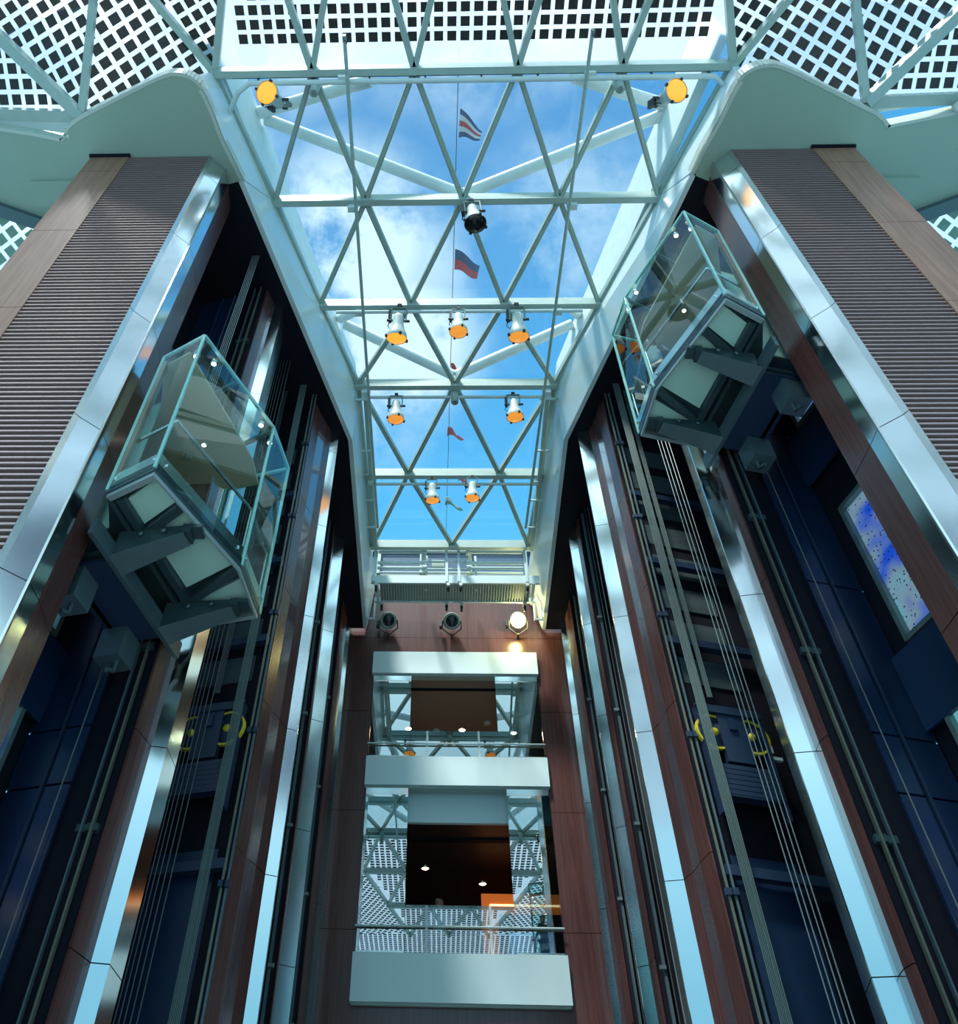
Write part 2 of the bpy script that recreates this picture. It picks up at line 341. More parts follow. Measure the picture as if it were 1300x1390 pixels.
for s in (-1, 1):
    N0 = Q3(0, 0 if s < 0 else 5); R1 = Q3(1, 0 if s < 0 else 4)
    if s < 0: px = [(113, 156), (129, 0), (212, 0), (0, 46), (0, 152)]
    else: px = [(1172, 137), (1158, 0), (1065, 0), (1300, 14), (1300, 131)]
    zz = [16.25, 17.05, 17.45, 16.75, 16.3]
    N1 = atz(*px[0], zz[0]); G = atz(*px[1], zz[1]); E = atz(*px[2], zz[2]); K = atz(*px[3], zz[3]); B = atz(*px[4], zz[4])
    def ext(a, b, k): return a+(b-a)*k
    G2, E2, K2, B2 = ext(N1, G, 6.0), ext(N0, E, 9.0), ext(N1, K, 5.0), ext(N1, B, 3.2)
    G2.z, E2.z, K2.z, B2.z = 17.4, ZF, 17.0, 16.3; R3 = Q3(3, 0 if s < 0 else 2)
    R2 = Q3(2, 0 if s < 0 else 3)
    ang = -math.radians(25) if s < 0 else math.radians(25)
    wr = thing('window_%d' % (3 if s < 0 else 4), 'sloping solar glass facets above the %s soffit' % SIDE[s], 'solar roof', tuple(N1), kind='structure')
    solar(wr, [N0, R1, E], ang, N0.x, N0.y)
    solar(wr, [R1, E2, E], ang, N0.x, N0.y); solar(wr, [R1, R2, E2], ang, N0.x, N0.y); solar(wr, [R2, R3, E2], ang, N0.x, N0.y)
    solar(wr, [N0, N1, G], ang, N1.x, N1.y); solar(wr, [N0, G, E], ang, N1.x, N1.y)
    solar(wr, [E, G, G2], ang, N1.x, N1.y); solar(wr, [E, G2, E2], ang, N1.x, N1.y)
    solar(wr, [N1, K, G], ang, N1.x, N1.y); solar(wr, [G, K, K2], ang, N1.x, N1.y); solar(wr, [G, K2, G2], ang, N1.x, N1.y)
    solar(wr, [N1, B, K], 0, N1.x, N1.y); solar(wr, [K, B, B2], 0, N1.x, N1.y); solar(wr, [K, B2, K2], 0, N1.x, N1.y)
    for p, q, w in ((N0, E, .12), (E, E2, .12), (N1, G, .12), (G, G2, .12), (N1, K, .2), (K, K2, .2), (N0, R1, .13)):
        d = V((0, 0, .10)); mb = MB(); mb.bar(p-d, q-d, w, .16, 'frame'); mb.build('ridge_bar', wr)
    mb = MB(); mb.bar(N1-V((0, 0, .06)), B2-V((0, 0, .06)), .2, .12, 'frame'); mb.build('ridge_bar', wr)
    mb = MB(); e1, e2 = ((-6.97, 5.60), (-12, 4.72)) if s < 0 else ((7.88, 5.43), (13, 4.62))
    mb.hexa([(e1[0], e1[1], HS+.2), (e2[0], e2[1], HS+.2), (e2[0], e2[1]-.05, HS+.2), (e1[0], e1[1]-.05, HS+.2), N1-V((0, -.1, .1)), B2-V((0, -.1, .1)), B2-V((0, 0, .1)), N1-V((0, 0, .1))], 'white'); mb.build('apron_strip', wr)

# ------------------------------------------------------------------ soffit, rims, fascia walls, dark shaft ceilings
curveL = [(-3.70, 6.45), (-3.94, 5.74), (-4.08, 5.15), (-4.2, 4.8), (-4.39, 4.62), (-4.61, 4.57), (-4.84, 4.61), (-5.29, 4.78), (-6.06, 5.1), (-6.54, 5.31), (-6.79, 5.48), (-6.97, 5.68), (-7.46, 5.57), (-8.05, 5.47), (-12, 4.8)]
curveR = [(4.69, 6.43), (4.8, 6.02), (5.0, 5.48), (5.11, 5.1), (5.23, 4.8), (5.39, 4.65), (5.65, 4.58), (5.95, 4.64), (6.58, 4.9), (7.39, 5.26), (7.69, 5.39), (7.88, 5.51), (8.02, 5.64), (9.16, 5.41), (13, 4.7)]
def smooth(c, n0=0, n1=12):
    out = []
    for i in range(len(c)-1):
        p0, p1, p2, p3 = c[max(i-1, 0)], c[i], c[i+1], c[min(i+2, len(c)-1)]
        k = 4 if 1 <= i <= 10 else 1
        for j in range(k):
            t = j/k
            out.append(tuple(.5*((2*p1[d])+(-p0[d]+p2[d])*t+(2*p0[d]-5*p1[d]+4*p2[d]-p3[d])*t*t+(-p0[d]+3*p1[d]-3*p2[d]+p3[d])*t**3) for d in (0, 1)))
    out.append(c[-1]); return out
for s, cv in ((-1, curveL), (1, curveR)):
    cc = smooth(cv)
    pol = cc+([(-12, 8.4), (-8.52, 6.90), (-7.72, 7.22), (-6.9, 7.56), (-4.15, 6.56)] if s < 0 else [(13, 5.6), (9.74, 6.93), (9.04, 7.24), (8.0, 7.7), (5.02, 6.56)])
    mb = MB(); mb.prism(pol, HS, HS+.06, 'soffit'); struct('ceiling', mb, 'sage green curved soffit above the %s lift column' % SIDE[s])
    # pale rim that follows the curved edge, rising towards the glass
    mb = MB(); n = len(cc)
    def hgt(i):
        return .26
    o = .06
    for i in range(n-1):
        (x0, y0), (x1, y1) = cc[i], cc[i+1]; t = V((x1-x0, y1-y0)).normalized(); nn = V((t.y, -t.x))*(-s)
        if nn.y > 0 and abs(nn.y) > .5: nn = -nn
        h0, h1 = hgt(i), hgt(i+1)
        mb.hexa([(x0, y0, HS-.01), (x1, y1, HS-.01), (x1+nn.x*o, y1+nn.y*o, HS-.01), (x0+nn.x*o, y0+nn.y*o, HS-.01), (x0, y0, HS+h0), (x1, y1, HS+h1), (x1+nn.x*o, y1+nn.y*o, HS+h1), (x0+nn.x*o, y0+nn.y*o, HS+h0)], 'rim')
    struct('trim_%d' % (1 if s < 0 else 2), mb, 'pale curved rim along the edge of the %s soffit' % SIDE[s])
    # fascia between skylight and shafts
    fl = [cv[0], (-2.04 if s < 0 else 2.93, 12.75), (-2.08 if s < 0 else 2.97, 19.7)]
    up_ = [(rows[0][1][0 if s < 0 else -1], 4.93), (rows[3][1][0 if s < 0 else -1], 12.2), (-1.93 if s < 0 else 2.6, 19.7)]
    mb = MB(); ox = s*.10
    um = (up_[0][0]*.64+up_[1][0]*.36, up_[0][1]*.64+up_[1][1]*.36)
    top_ = [up_[0]]+[(up_[0][0]+(um[0]-up_[0][0])*f, up_[0][1]+(um[1]-up_[0][1])*f) for f in (.12, .3, .62)]+[um]
    bot_ = [cv[4], cv[3], cv[2], cv[1], cv[0]]
    for (a, b, ua, ub) in [(bot_[q], bot_[q+1], top_[q], top_[q+1]) for q in range(4)]+[(fl[0], fl[1], um, up_[1]), (fl[1], fl[2], up_[1], up_[2])]:
        zb0 = HS+.07 if a[1] < fl[0][1]-.01 else HS
        mb.hexa([(a[0], a[1], zb0), (b[0], b[1], zb0), (b[0]+ox, b[1], zb0), (a[0]+ox, a[1], zb0), (ua[0], ua[1], H), (ub[0], ub[1], H), (ub[0]+ox, ub[1], H), (ua[0]+ox, ua[1], H)], 'fascia')
    struct('wall_%s' % SIDE[s], mb, 'white fascia between the skylight and the %s lift shafts' % SIDE[s])
    # black ceilings over the lift shafts
    mb = MB(); a, b, c = fl
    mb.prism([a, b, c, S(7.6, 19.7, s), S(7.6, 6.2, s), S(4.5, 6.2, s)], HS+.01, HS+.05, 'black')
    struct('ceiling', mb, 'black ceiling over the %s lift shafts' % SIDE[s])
    # lower sloping glass beyond the soffit edge
    e0, e1 = ((-8.52, 6.86), (-6.4, 7.75)) if s < 0 else ((9.74, 6.91), (7.4, 7.95))
    mb = MB(); mb.bar((e0[0]*2-e1[0], e0[1]*2-e1[1]+.1, HS-.03), (e1[0], e1[1]+.1, HS-.03), .26, .16, 'liftsteel')
    mb.bar((e0[0]*2-e1[0], e0[1]*2-e1[1]+.0, HS-.05), (e1[0], e1[1]+.0, HS-.05), .05, .1, 'rim')
    struct('trim_%d' % (3 if s < 0 else 4), mb, 'dark edge beam beyond the %s soffit' % SIDE[s])
    w = thing('window_%d' % (5 if s < 0 else 6), 'green glass with pale grid beside the pale wood strip at %s edge' % SIDE[s], 'window', (e0[0], e0[1], HS), kind='structure')
    dx, dy = e1[0]-e0[0], e1[1]-e0[1]
    solar(w, [(e0[0]-dx, e0[1]-dy+.2, HS+.1), (e1[0], e1[1]+.2, HS+.1), (e1[0], e1[1]+4, HS+.1-1.2), (e0[0]-dx, e0[1]-dy+4, HS+.1-1.2)], math.radians(-30 if s < 0 else 30), e0[0], e0[1], pitch=.26, cs=.185, margin=.0, cell='cellgreen', gl='pvglass')
    # shallow access box on the soffit
    c = atz(78, 262, HS) if s < 0 else atz(1208, 258, HS)
    mb = MB(); mb.box((c.x, c.y, HS-.02), (.9, .5, .06), 'soffit'); tag(mb.build('access_hatch'), 'flat sage green hatch in the soffit beside the %s wood strip' % SIDE[s], 'hatch')

# parapets and bracing tubes above the glass
for s in (-1, 1):
    mb = MB()
    for (a, b) in (((4.72, 4.4), (2.62, 12.6)), ((2.62, 12.6), (2.5, 19.5))):
        mb.slab(S(*a, s), S(*b, s), H+.08, 19.05, .2, (s, .2), 'ext')
    struct('wall_%s' % SIDE[s], mb, 'white outside parapet above the %s edge of the skylight' % SIDE[s])
brace = [((361, 162), (.45, 7.5)), ((904, 154), (.55, 7.5)), ((348, 154), (-1.3, 5.2)), ((900, 142), (2.6, 5.2)), ((468, 440), (.36, 12.1)), ((776, 440), (.42, 12.1)), ((462, 432), (-1.6, 10.1)), ((786, 428), (2.9, 10.1))]
bl = ['long white brace tube outside, from left parapet to second crossbeam', 'long white brace tube outside, from right parapet to second crossbeam', 'upper white brace tube outside behind the left globe lamp', 'upper white brace tube outside behind the right globe lamp',
      'white brace tube outside behind the left lamp of the three-lamp row', 'white brace tube outside behind the right lamp of the three-lamp row', 'short white brace tube outside, left above the three-lamp row', 'short white brace tube outside, right above the three-lamp row']
for (px, n), lb in zip(brace, bl):
    p = atz(*px, 18.9); mb = MB(); mb.tube([p, (n[0], n[1], 17.75)], .13, 'ext', 14)
    tag(mb.build('brace_tube'), lb, 'brace', 'roof bracing tubes')

w9 = thing('window_9', 'dark blue window strip in the outside wall beyond the gantry', 'window', (CX, 20.1, 18), kind='structure')
mb = MB(); mb.box((CX, 20.2, 18.05), (7, .2, .9), 'lampgrey'); mb.box((CX, 20.2, 19.75), (7, .2, .5), 'lampgrey')
for x in (-1.9, -.55, 1.0, 2.75): mb.box((x, 20.15, 19.0), (.1, .2, 1.0), 'frame')
mb.build('surround', w9)
mb = MB(); mb.box((CX, 20.22, 19.0), (7, .05, 1.05), 'navyglass'); mb.build('glass_pane', w9)

# ------------------------------------------------------------------ lift columns
JZ = [FL, .82, 3.22, 5.62, 8.03, 10.45, 12.87, 15.29, HS]
def strips(P, Q, back, m, name, parent, t=.03, gap=.012, z1=HS):
    mb = MB()
    for a, b in zip(JZ[:-1], JZ[1:]):
        mb.slab(P, Q, a+gap/2, min(b, z1)-gap/2, t, back, m)
    return mb.build(name, parent)
def core(poly, parent):
    mb = MB(); mb.prism(poly, FL, HS, 'black'); return mb.build('core', parent)
for s in (-1, 1):
    sd = SIDE[s]
    # front column: pale wood strip, louvre grille, steel nose, wood return
    if s < 0: xa, xb, xc = -6.48, -5.76, -4.25
    else: xa, xb, xc = 7.52, 6.77, 5.31
    p1 = (-4.0, 6.24) if s < 0 else (5.05, 6.23); p2 = (-3.985, 6.50) if s < 0 else (5.045, 6.48); p3 = (-4.03, 7.02) if s < 0 else (5.01, 6.96)
    t = thing('lift_column', 'broad front lift column with louvre grille, %s side, nearest the camera' % sd, 'column', (xc, 6.1, FL), 'louvred front columns', 'thing')
    core([(xa, 6.05), (xc-s*-.0, 6.06), (p1[0]+s*.04, p1[1]+.03), (p2[0]+s*.04, p2[1]), (p3[0]+s*.04, p3[1]), (xa, 7.1)], t)
    strips((xa, 5.96), (xb, 5.96), (0, 1), 'woodpale', 'wood_panel', t, .08)
    mb = MB(); z = FL+.05
    while z < HS-.02:
        w = abs(xc-xb)
        mb.hexa([(xb, 6.04, z+.006), (xc, 6.04, z+.006), (xc, 5.965, z), (xb, 5.965, z), (xb, 6.04, z+.036), (xc, 6.04, z+.036), (xc, 5.975, z+.042), (xb, 5.975, z+.042)], 'slat'); z += .095
    mb.build('louvre_grille', t)
    q = (xc+(p1[0]-xc)*.16, 6.0+(p1[1]-6.0)*.16)
    strips((xc, 5.97), q, (0, 1), 'brushed', 'edge_strip', t)
    strips(q, p1, (0, 1), 'chrome', 'steel_panel', t)
    strips(p1, p2, (s, 0), 'chrome', 'steel_panel', t)
    strips(p2, p3, (s, 0), 'wood', 'wood_panel', t)
    mb = MB(); mb.bar((p1[0], p1[1], FL), (p1[0], p1[1], HS), .03, .03, 'brushed'); mb.build('corner_bead', t)
    mb = MB(); mb.box(((xa+xb)/2, 5.98, HS-.03), (abs(xb-xa)+.04, .14, .05), 'black'); mb.build('top_cap', t)

    # intermediate columns
    def ln(az_, k, m):    # plan point on wall line x = k + m y at azimuth tangent az_
        y = k/(az_-m); return (az_*y, y)
    if s < 0:
        c2 = [(-3.526, 8.77), (-3.459, 9.03), (-3.43, 9.14), (-3.248, 9.175), (-3.235, 9.60)]
        c3 = [(-2.79, 11.63), (-2.705, 11.97), (-2.60, 12.22), (-2.504, 12.48), (-2.338, 12.55), (-2.405, 13.0)]
        c4_ = [(-2.67, 15.5), (-2.70, 15.88), (-2.46, 16.0), (-2.54, 16.6)]
        c5 = [(-2.66, 18.4), (-2.61, 19.2), (-2.51, 19.26), (-2.52, 19.75)]
    else:
        c2 = [(4.40, 8.78), (4.362, 8.92), (4.377, 9.10), (4.140, 9.14), (4.21, 9.55)]
        c3 = [(3.677, 11.6), (3.60, 11.92), (3.56, 12.2), (3.474, 12.45), (3.215, 12.51), (3.315, 12.95)]
        c4_ = [(3.50, 15.28), (3.48, 15.6), (3.305, 15.7), (3.42, 16.3)]
        c5 = [(3.62, 18.4), (3.57, 19.2), (3.43, 19.26), (3.475, 19.75)]
    n_ = {2: 'second', 3: 'third', 4: 'fourth', 5: 'fifth'}
    def back(poly, dpt): return [(p[0]+s*dpt*.97, p[1]+dpt*.2) for p in poly][::-1]
    t = thing('lift_column', 'slim steel-nosed wood column just beyond the %s glass lift' % sd, 'column', (*c2[2], FL), 'slim lift columns', 'thing')
    nose = c2
    core([(p[0]+s*.04, p[1]) for p in nose]+back([c2[0], c2[-1]], .35), t)
    strips(nose[0], nose[1], (s, .2), 'wood', 'wood_panel', t); strips(nose[1], nose[2], (s, .2), 'woodreflect', 'wood_panel', t)
    strips(nose[2], nose[3], (0, 1), 'chrome', 'steel_panel', t); strips(nose[3], nose[4], (s, .2), 'chrome', 'steel_panel', t)
    t = thing('lift_column', 'wide wood and steel column where the %s shaft wall bends' % sd, 'column', (*c3[2], FL), 'slim lift columns', 'thing')
    nose = c3
    core([(p[0]+s*.04, p[1]) for p in nose]+back([c3[0], c3[-1]], .35), t)
    strips(nose[0], nose[1], (s, .2), 'wood', 'wood_panel', t); strips(nose[1], nose[2], (s, .2), 'woodreflect', 'wood_panel', t); strips(nose[2], nose[3], (s, .2), 'wood', 'wood_panel', t)
    strips(nose[3], nose[4], (0, 1), 'chrome', 'steel_panel', t); strips(nose[4], nose[5], (s, .2), 'chrome', 'steel_panel', t)
    t = thing('lift_column', 'narrow steel column second from the rear wall on the %s' % sd, 'column', (*c4_[1], FL), 'slim lift columns', 'thing')
    core([(p[0]+s*.04, p[1]) for p in c4_]+back([c4_[0], c4_[-1]], .3), t)
    strips(c4_[0], c4_[1], (s, .2), 'wood', 'wood_panel', t); strips(c4_[1], c4_[2], (0, 1), 'chrome', 'steel_panel', t); strips(c4_[2], c4_[3], (s, .2), 'chrome', 'steel_panel', t)
    t = thing('lift_column', 'thin steel-edged wood column against the rear wall on the %s' % sd, 'column', (*c5[1], FL), 'slim lift columns', 'thing')
    core([(p[0]+s*.04, p[1]) for p in c5]+back([c5[0], c5[-1]], .3), t)
    strips(c5[0], c5[1], (s, .2), 'wood', 'wood_panel', t); strips(c5[1], c5[2], (0, 1), 'chrome', 'steel_panel', t); strips(c5[2], c5[3], (s, .2), 'chrome', 'steel_panel', t)

    # shaft walls
    nrm = V((s*.97, .242))
    def off(p, d): return (p[0]+nrm.x*d, p[1]+nrm.y*d)
    w0 = p3; d2 = (c2[0][0]+s*.05, c2[0][1]+.03); D = 1.42
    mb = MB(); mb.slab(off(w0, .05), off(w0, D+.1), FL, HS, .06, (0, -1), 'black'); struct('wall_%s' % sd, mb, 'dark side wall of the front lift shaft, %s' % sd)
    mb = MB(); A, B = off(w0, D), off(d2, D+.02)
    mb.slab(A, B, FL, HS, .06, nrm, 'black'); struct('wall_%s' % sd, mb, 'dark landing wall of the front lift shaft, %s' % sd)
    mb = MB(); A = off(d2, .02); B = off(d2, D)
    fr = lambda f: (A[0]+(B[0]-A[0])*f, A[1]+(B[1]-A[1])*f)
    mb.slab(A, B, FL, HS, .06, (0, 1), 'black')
    zj = [FL, 1.3, 5.0, 5.75, 8.1, 11.5, HS]
    for a, b in zip(zj[:-1], zj[1:]):
        mb.prism([fr(.40), fr(.63), (fr(.63)[0], fr(.63)[1]-.05), (fr(.40)[0], fr(.40)[1]-.05)], a+.015, b-.015, 'navy')
        mb.prism([fr(.68), fr(1.0), (fr(1.0)[0], fr(1.0)[1]-.04), (fr(.68)[0], fr(.68)[1]-.04)], a+.015, b-.015, 'navy')
    struct('wall_%s' % sd, mb, 'navy panelled dividing wall inside the front shaft, %s' % sd)
    for f, r_, m_ in ((.05, .025, 'railsteel'), (.14, .02, 'liftsteel')):
        mb = MB(); p = fr(f); mb.bar((p[0], p[1]-.1, FL), (p[0], p[1]-.1, HS), r_, .06, m_)
        for z in (2, 4.4, 6.8, 9.2, 11.6, 14): mb.box((p[0], p[1]-.07, z), (.12, .08, .08), 'liftframe')
        tag(mb.build('guide_rail'), ('pale' if m_ == 'railsteel' else 'thin dark')+' steel guide rail inside the %s front shaft, beside the slim column' % sd, 'guide rail', 'lift guide rails')
    mb = MB(); p = fr(.655); mb.bar((p[0], p[1]-.06, FL), (p[0], p[1]-.06, HS), .03, .05, 'navy2'); tag(mb.build('guide_rail'), 'navy rail between the navy panels of the %s front shaft' % sd, 'guide rail', 'lift guide rails')
    mb = MB(); p = fr(.46); mb.bar((p[0], p[1]-.09, FL), (p[0], p[1]-.09, HS), .012, .012, 'rope'); tag(mb.build('shaft_cable'), 'single thin cable over the navy panels of the %s front shaft' % sd, 'cable')
    q = off(w0, .62); mb = MB(); mb.bar((q[0], q[1]+.12, FL), (q[0], q[1]+.12, HS-.1), .1, .06, 'steel'); tag(mb.build('guide_rail'), 'grey guide rail beside the wood return of the %s front column' % sd, 'guide rail', 'lift guide rails')

    # landing doors on the landing wall
    A, B = off(d2, D-.02), off(w0, D-.02); dv = V((B[0]-A[0], B[1]-A[1])); Lw = dv.length; dv.normalize()
    def wp(f, o=0): return V((A[0]+dv.x*Lw*f-nrm.x*o, A[1]+dv.y*Lw*f-nrm.y*o, 0))
    for k, (z0, z1) in enumerate(((7.05, 9.35), (3.1, 5.9), (11.4, 13.6))):
        dn = thing('door_%d' % (k+1+(3 if s > 0 else 0)), ['glazed landing door glowing blue, %s front shaft at lift height', 'lower glazed landing door glowing blue, %s front shaft', 'top glazed landing door hidden behind the %s lift'][k] % sd, 'landing door', (*wp(.5).xy, z0), kind='structure')
        mb = MB(); ax = (V((dv.x, dv.y, 0)), V((nrm.x, nrm.y, 0)), V((0, 0, 1)))
        for f in (.20, .90): mb.box(wp(f, .04)+V((0, 0, (z0+z1)/2)), (.07, .09, z1-z0+.14), 'steel', ax)
        for z in (z0-.04, z1+.04): mb.box(wp(.55, .04)+V((0, 0, z)), (Lw*.7, .09, .07), 'steel', ax)
        mb.box(wp(.55, .05)+V((0, 0, (z0+z1)/2)), (.04, .05, z1-z0), 'steel', ax); mb.build('door_frame', dn)
        mb = MB(); mb.box(wp(.55, .03)+V((0, 0, (z0+z1)/2)), (Lw*.68, .02, z1-z0), 'doorglass', ax); mb.build('door_glass', dn)
        mb = MB(); mb.box(wp(.55, .0)+V((0, 0, (z0+z1)/2)), (Lw*.68, .01, z1-z0), 'glow_blue', ax); mb.build('lobby_backing', dn)
        mb = MB()
        for j in range(2): mb.lathe(wp(.48+.05*j, .012)+V((0, 0, z0+.9+.75*j)), tuple(-V((nrm.x, nrm.y, 0))), [(0, .0), (.004, .07-.01*j), (.012, .05), (.016, 0)], 'warm', 12)
        mb.build('lobby_lamp', dn, 'warm glowing lamp')
        mb = MB(); mb.box(wp(.5, .07)+V((0, 0, z0-.65)), (Lw*.95, .05, 1.05), 'navy', ax); mb.build('apron_plate', dn, 'dark navy plate under the door')

    # second shaft (ropes, counterweight)
    e3 = (c3[0][0]+s*.05, c3[0][1]+.02)
    A, B = off(e3, .02), off(e3, 1.6); fr3 = lambda f: (A[0]+(B[0]-A[0])*f, A[1]+(B[1]-A[1])*f)
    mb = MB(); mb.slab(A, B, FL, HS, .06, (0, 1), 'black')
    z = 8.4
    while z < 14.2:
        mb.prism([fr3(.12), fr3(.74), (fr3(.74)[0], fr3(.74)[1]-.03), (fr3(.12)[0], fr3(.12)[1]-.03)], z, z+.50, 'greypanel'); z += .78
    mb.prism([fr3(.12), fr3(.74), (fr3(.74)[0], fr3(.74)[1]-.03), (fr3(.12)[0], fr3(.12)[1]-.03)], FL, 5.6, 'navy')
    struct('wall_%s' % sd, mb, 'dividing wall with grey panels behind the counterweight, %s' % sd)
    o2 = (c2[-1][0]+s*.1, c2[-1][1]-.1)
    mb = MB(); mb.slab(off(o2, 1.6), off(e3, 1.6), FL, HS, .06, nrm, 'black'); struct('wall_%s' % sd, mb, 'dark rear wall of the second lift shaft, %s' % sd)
    ord_ = ['topmost', 'second from top', 'third from top', 'lowest']
    for k, z in enumerate((12.7, 10.9, 9.1, 5.3)):
        mb = MB(); a, b = fr3(.0), fr3(.95); mb.bar((a[0], a[1]-.16, z), (b[0], b[1]-.16, z), .12, .14, 'navy2'); mb.bar((a[0], a[1]-.22, z-.05), (b[0], b[1]-.22, z-.05), .02, .04, 'navy2')
        tag(mb.build('divider_beam'), '%s navy steel beam across the %s rope shaft' % (ord_[k], sd), 'beam', 'navy beams across the rope shafts')
    if s < 0: rp = (-.334, -.329, -.3235, -.317, -.310); bt = (-.272, .10); gr = (-.249, -.243); bt2 = -.305
    else: rp = (.401, .407, .414, .420); bt = (.352, .11); gr = (.326, .333); bt2 = .366
    for a in rp:
        y = 10.5; mb = MB(); mb.tube([(a*y, y, FL), (a*y, y, HS)], .009, 'rope' if s > 0 else 'ropedark', 6); tag(mb.build('hoist_rope'), 'thin steel hoist rope in the row beside the %s slim column' % sd, 'rope', 'hoist ropes beside the %s slim column' % sd)
    y = 11.15; a = bt[0]
    mb = MB()
    for k in range(7): x = a*y+(k-3)*.021; mb.tube([(x, y, FL), (x, y, HS)], .0085, 'belt', 6)
    tag(mb.build('hanging_belt'), 'wide ribbed grey belt hanging down the %s rope shaft' % sd, 'belt')
    y = 11.32; mb = MB()
    for k in range(4): x = bt2*y+(k-1.5)*.022; mb.tube([(x, y, 7.9), (x, y, HS)], .008, 'ropedark' if s < 0 else 'belt', 6)
    tag(mb.build('hanging_belt'), 'narrow belt dropping to the counterweight in the %s rope shaft' % sd, 'belt')
    for k, a in enumerate(gr):
        y = 11.42; mb = MB(); mb.bar((a*y, y, FL), (a*y, y, HS), .03, .03, 'railsteel' if k == 0 else 'liftsteel')
        for z in (2.6, 5.0, 7.3, 9.6, 12.0, 14.2): mb.box((a*y, y-.02, z), (.09, .05, .09), 'navy2')
        tag(mb.build('guide_rail'), ('pale' if k == 0 else 'dark')+' guide rail against the wide bent column, %s rope shaft' % sd, 'guide rail', 'lift guide rails')
    # counterweight with yellow sheaves
    cxw = fr3(.42); cw = thing('counterweight', 'navy counterweight with yellow sheave wheels in the %s rope shaft' % sd, 'counterweight', (cxw[0], cxw[1]-.25, 6.5), 'counterweights')
    ax = (V((s*.97, .242, 0)).normalized(), V((-s*.242, .97, 0)).normalized(), V((0, 0, 1)))
    c0 = V((cxw[0], cxw[1]-.28, 0))
    mb = MB(); mb.box(c0+V((0, 0, 6.55)), (.95, .16, .5), 'navy2', ax)
    for j in range(6): mb.box(c0+V((0, 0, 6.36+j*.08)), (.97, .17, .06), 'navy2', ax)
    mb.build('weight_stack', cw)
    mb = MB(); mb.box(c0+V((0, 0, 7.35)), (.42, .1, .95), 'navy2', ax); mb.box(c0+V((0, -.02, 7.5)), (.12, .14, .2), 'navy', ax); mb.build('sheave_plate', cw)
    mb = MB(); mb.box(c0+V((0, 0, 7.72)), (1.05, .16, .10), 'navy2', ax); mb.box(c0+V((0, -.06, 7.78)), (1.05, .03, .04), 'navy2', ax); mb.build('top_beam', cw)
    for f in (-.5, .5): mb = MB(); mb.box(c0+ax[0]*f+V((0, 0, 6.9)), (.05, .12, 1.7), 'navy2', ax); mb.build('side_channel', cw)
    for f in (-.30, .30):
        for zc in (7.36,):
            mb = MB(); o = c0+ax[0]*f+V((0, 0, zc)); n = 24; vs = []; fs = []
            for k in range(n):
                an = 2*math.pi*k/n; d = ax[0]*math.cos(an)+ax[2]*math.sin(an)
                for (rr, yy) in ((.26, -.03), (.29, -.03), (.29, .03), (.26, .03)): vs.append(o+d*rr+ax[1]*yy)
            for k in range(n):
                for j in range(4): fs.append((k*4+j, ((k+1) % n)*4+j, ((k+1) % n)*4+(j+1) % 4, k*4+(j+1) % 4))
            mb.add(vs, fs, 'yellow')
            mb.lathe(o-ax[1]*.012, tuple(ax[1]), [(0, 0), (0, .262), (.024, .262), (.024, 0)], 'navy2', 24); mb.lathe(o-ax[1]*.04, tuple(ax[1]), [(0, 0), (0, .06), (.08, .06), (.08, 0)], 'yellow', 12)
            mb.build('sheave_wheel', cw, 'yellow rimmed wheel')
    mb = MB(); mb.box(c0-ax[0]*s*.0+ax[0]*(.62)+V((0, 0, 7.05)), (.16, .06, .05), 'lampwhite', ax); mb.box(c0+ax[0]*(.56)+V((0, 0, 7.2)), (.06, .05, .12), 'lampwhite', ax); mb.build('guide_shoe', cw, 'pale guide shoe')

    # third and fourth shafts: dark walls with ropes
    f4 = (c4_[0][0]+s*.05, c4_[0][1]); f5 = (c5[0][0]+s*.05, c5[0][1])
    for q, o3, nm in ((f4, c3[-1], 'third'), (f5, c4_[-1], 'fourth')):
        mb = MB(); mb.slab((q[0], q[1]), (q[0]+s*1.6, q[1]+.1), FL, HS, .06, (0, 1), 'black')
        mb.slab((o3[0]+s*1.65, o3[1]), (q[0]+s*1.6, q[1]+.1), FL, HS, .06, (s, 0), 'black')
        mb.slab((q[0]+s*.25, q[1]-.03), (q[0]+s*.9, q[1]-.03), FL, 12.5, .02, (0, 1), 'greypanel')
        struct('wall_%s' % sd, mb, 'dark walls of the %s lift shaft, %s' % (nm, sd))
        for k in range(5):
            xx = q[0]+s*(.10+.085*k); yy = q[1]-.35
            mb = MB(); mb.tube([(xx, yy, FL), (xx, yy, HS)], .010, 'rope' if k % 2 else 'ropedark', 6)
            tag(mb.build('hoist_rope'), 'thin steel rope in the %s, %s shaft from the front' % (sd, nm), 'rope', 'hoist ropes of the %s shaft, %s' % (nm, sd))
        mb = MB(); mb.bar((q[0]+s*.06, q[1]-.16, FL), (q[0]+s*.06, q[1]-.16, HS), .05, .05, 'liftsteel')
        for z in (3, 5.4, 7.8, 10.2, 12.6): mb.box((q[0]+s*.03, q[1]-.2, z), (.1, .06, .06), 'steel')
        tag(mb.build('guide_rail'), 'guide rail with brackets in the %s, %s shaft from the front' % (sd, nm), 'guide rail', 'lift guide rails')
    if s < 0: rp = (-.467, -.463, -.459, -.455, -.451)
    else: rp = (.566, .571, .576, .581, .586)
    for a in rp:
        y = 8.0; mb = MB(); mb.tube([(a*y, y, 9.6 if s < 0 else 13.4), (a*y, y, HS)], .008, 'rope', 6); tag(mb.build('hoist_rope'), 'thin hoist rope rising from the top of the %s glass lift' % sd, 'rope', 'ropes over the %s glass lift' % sd)

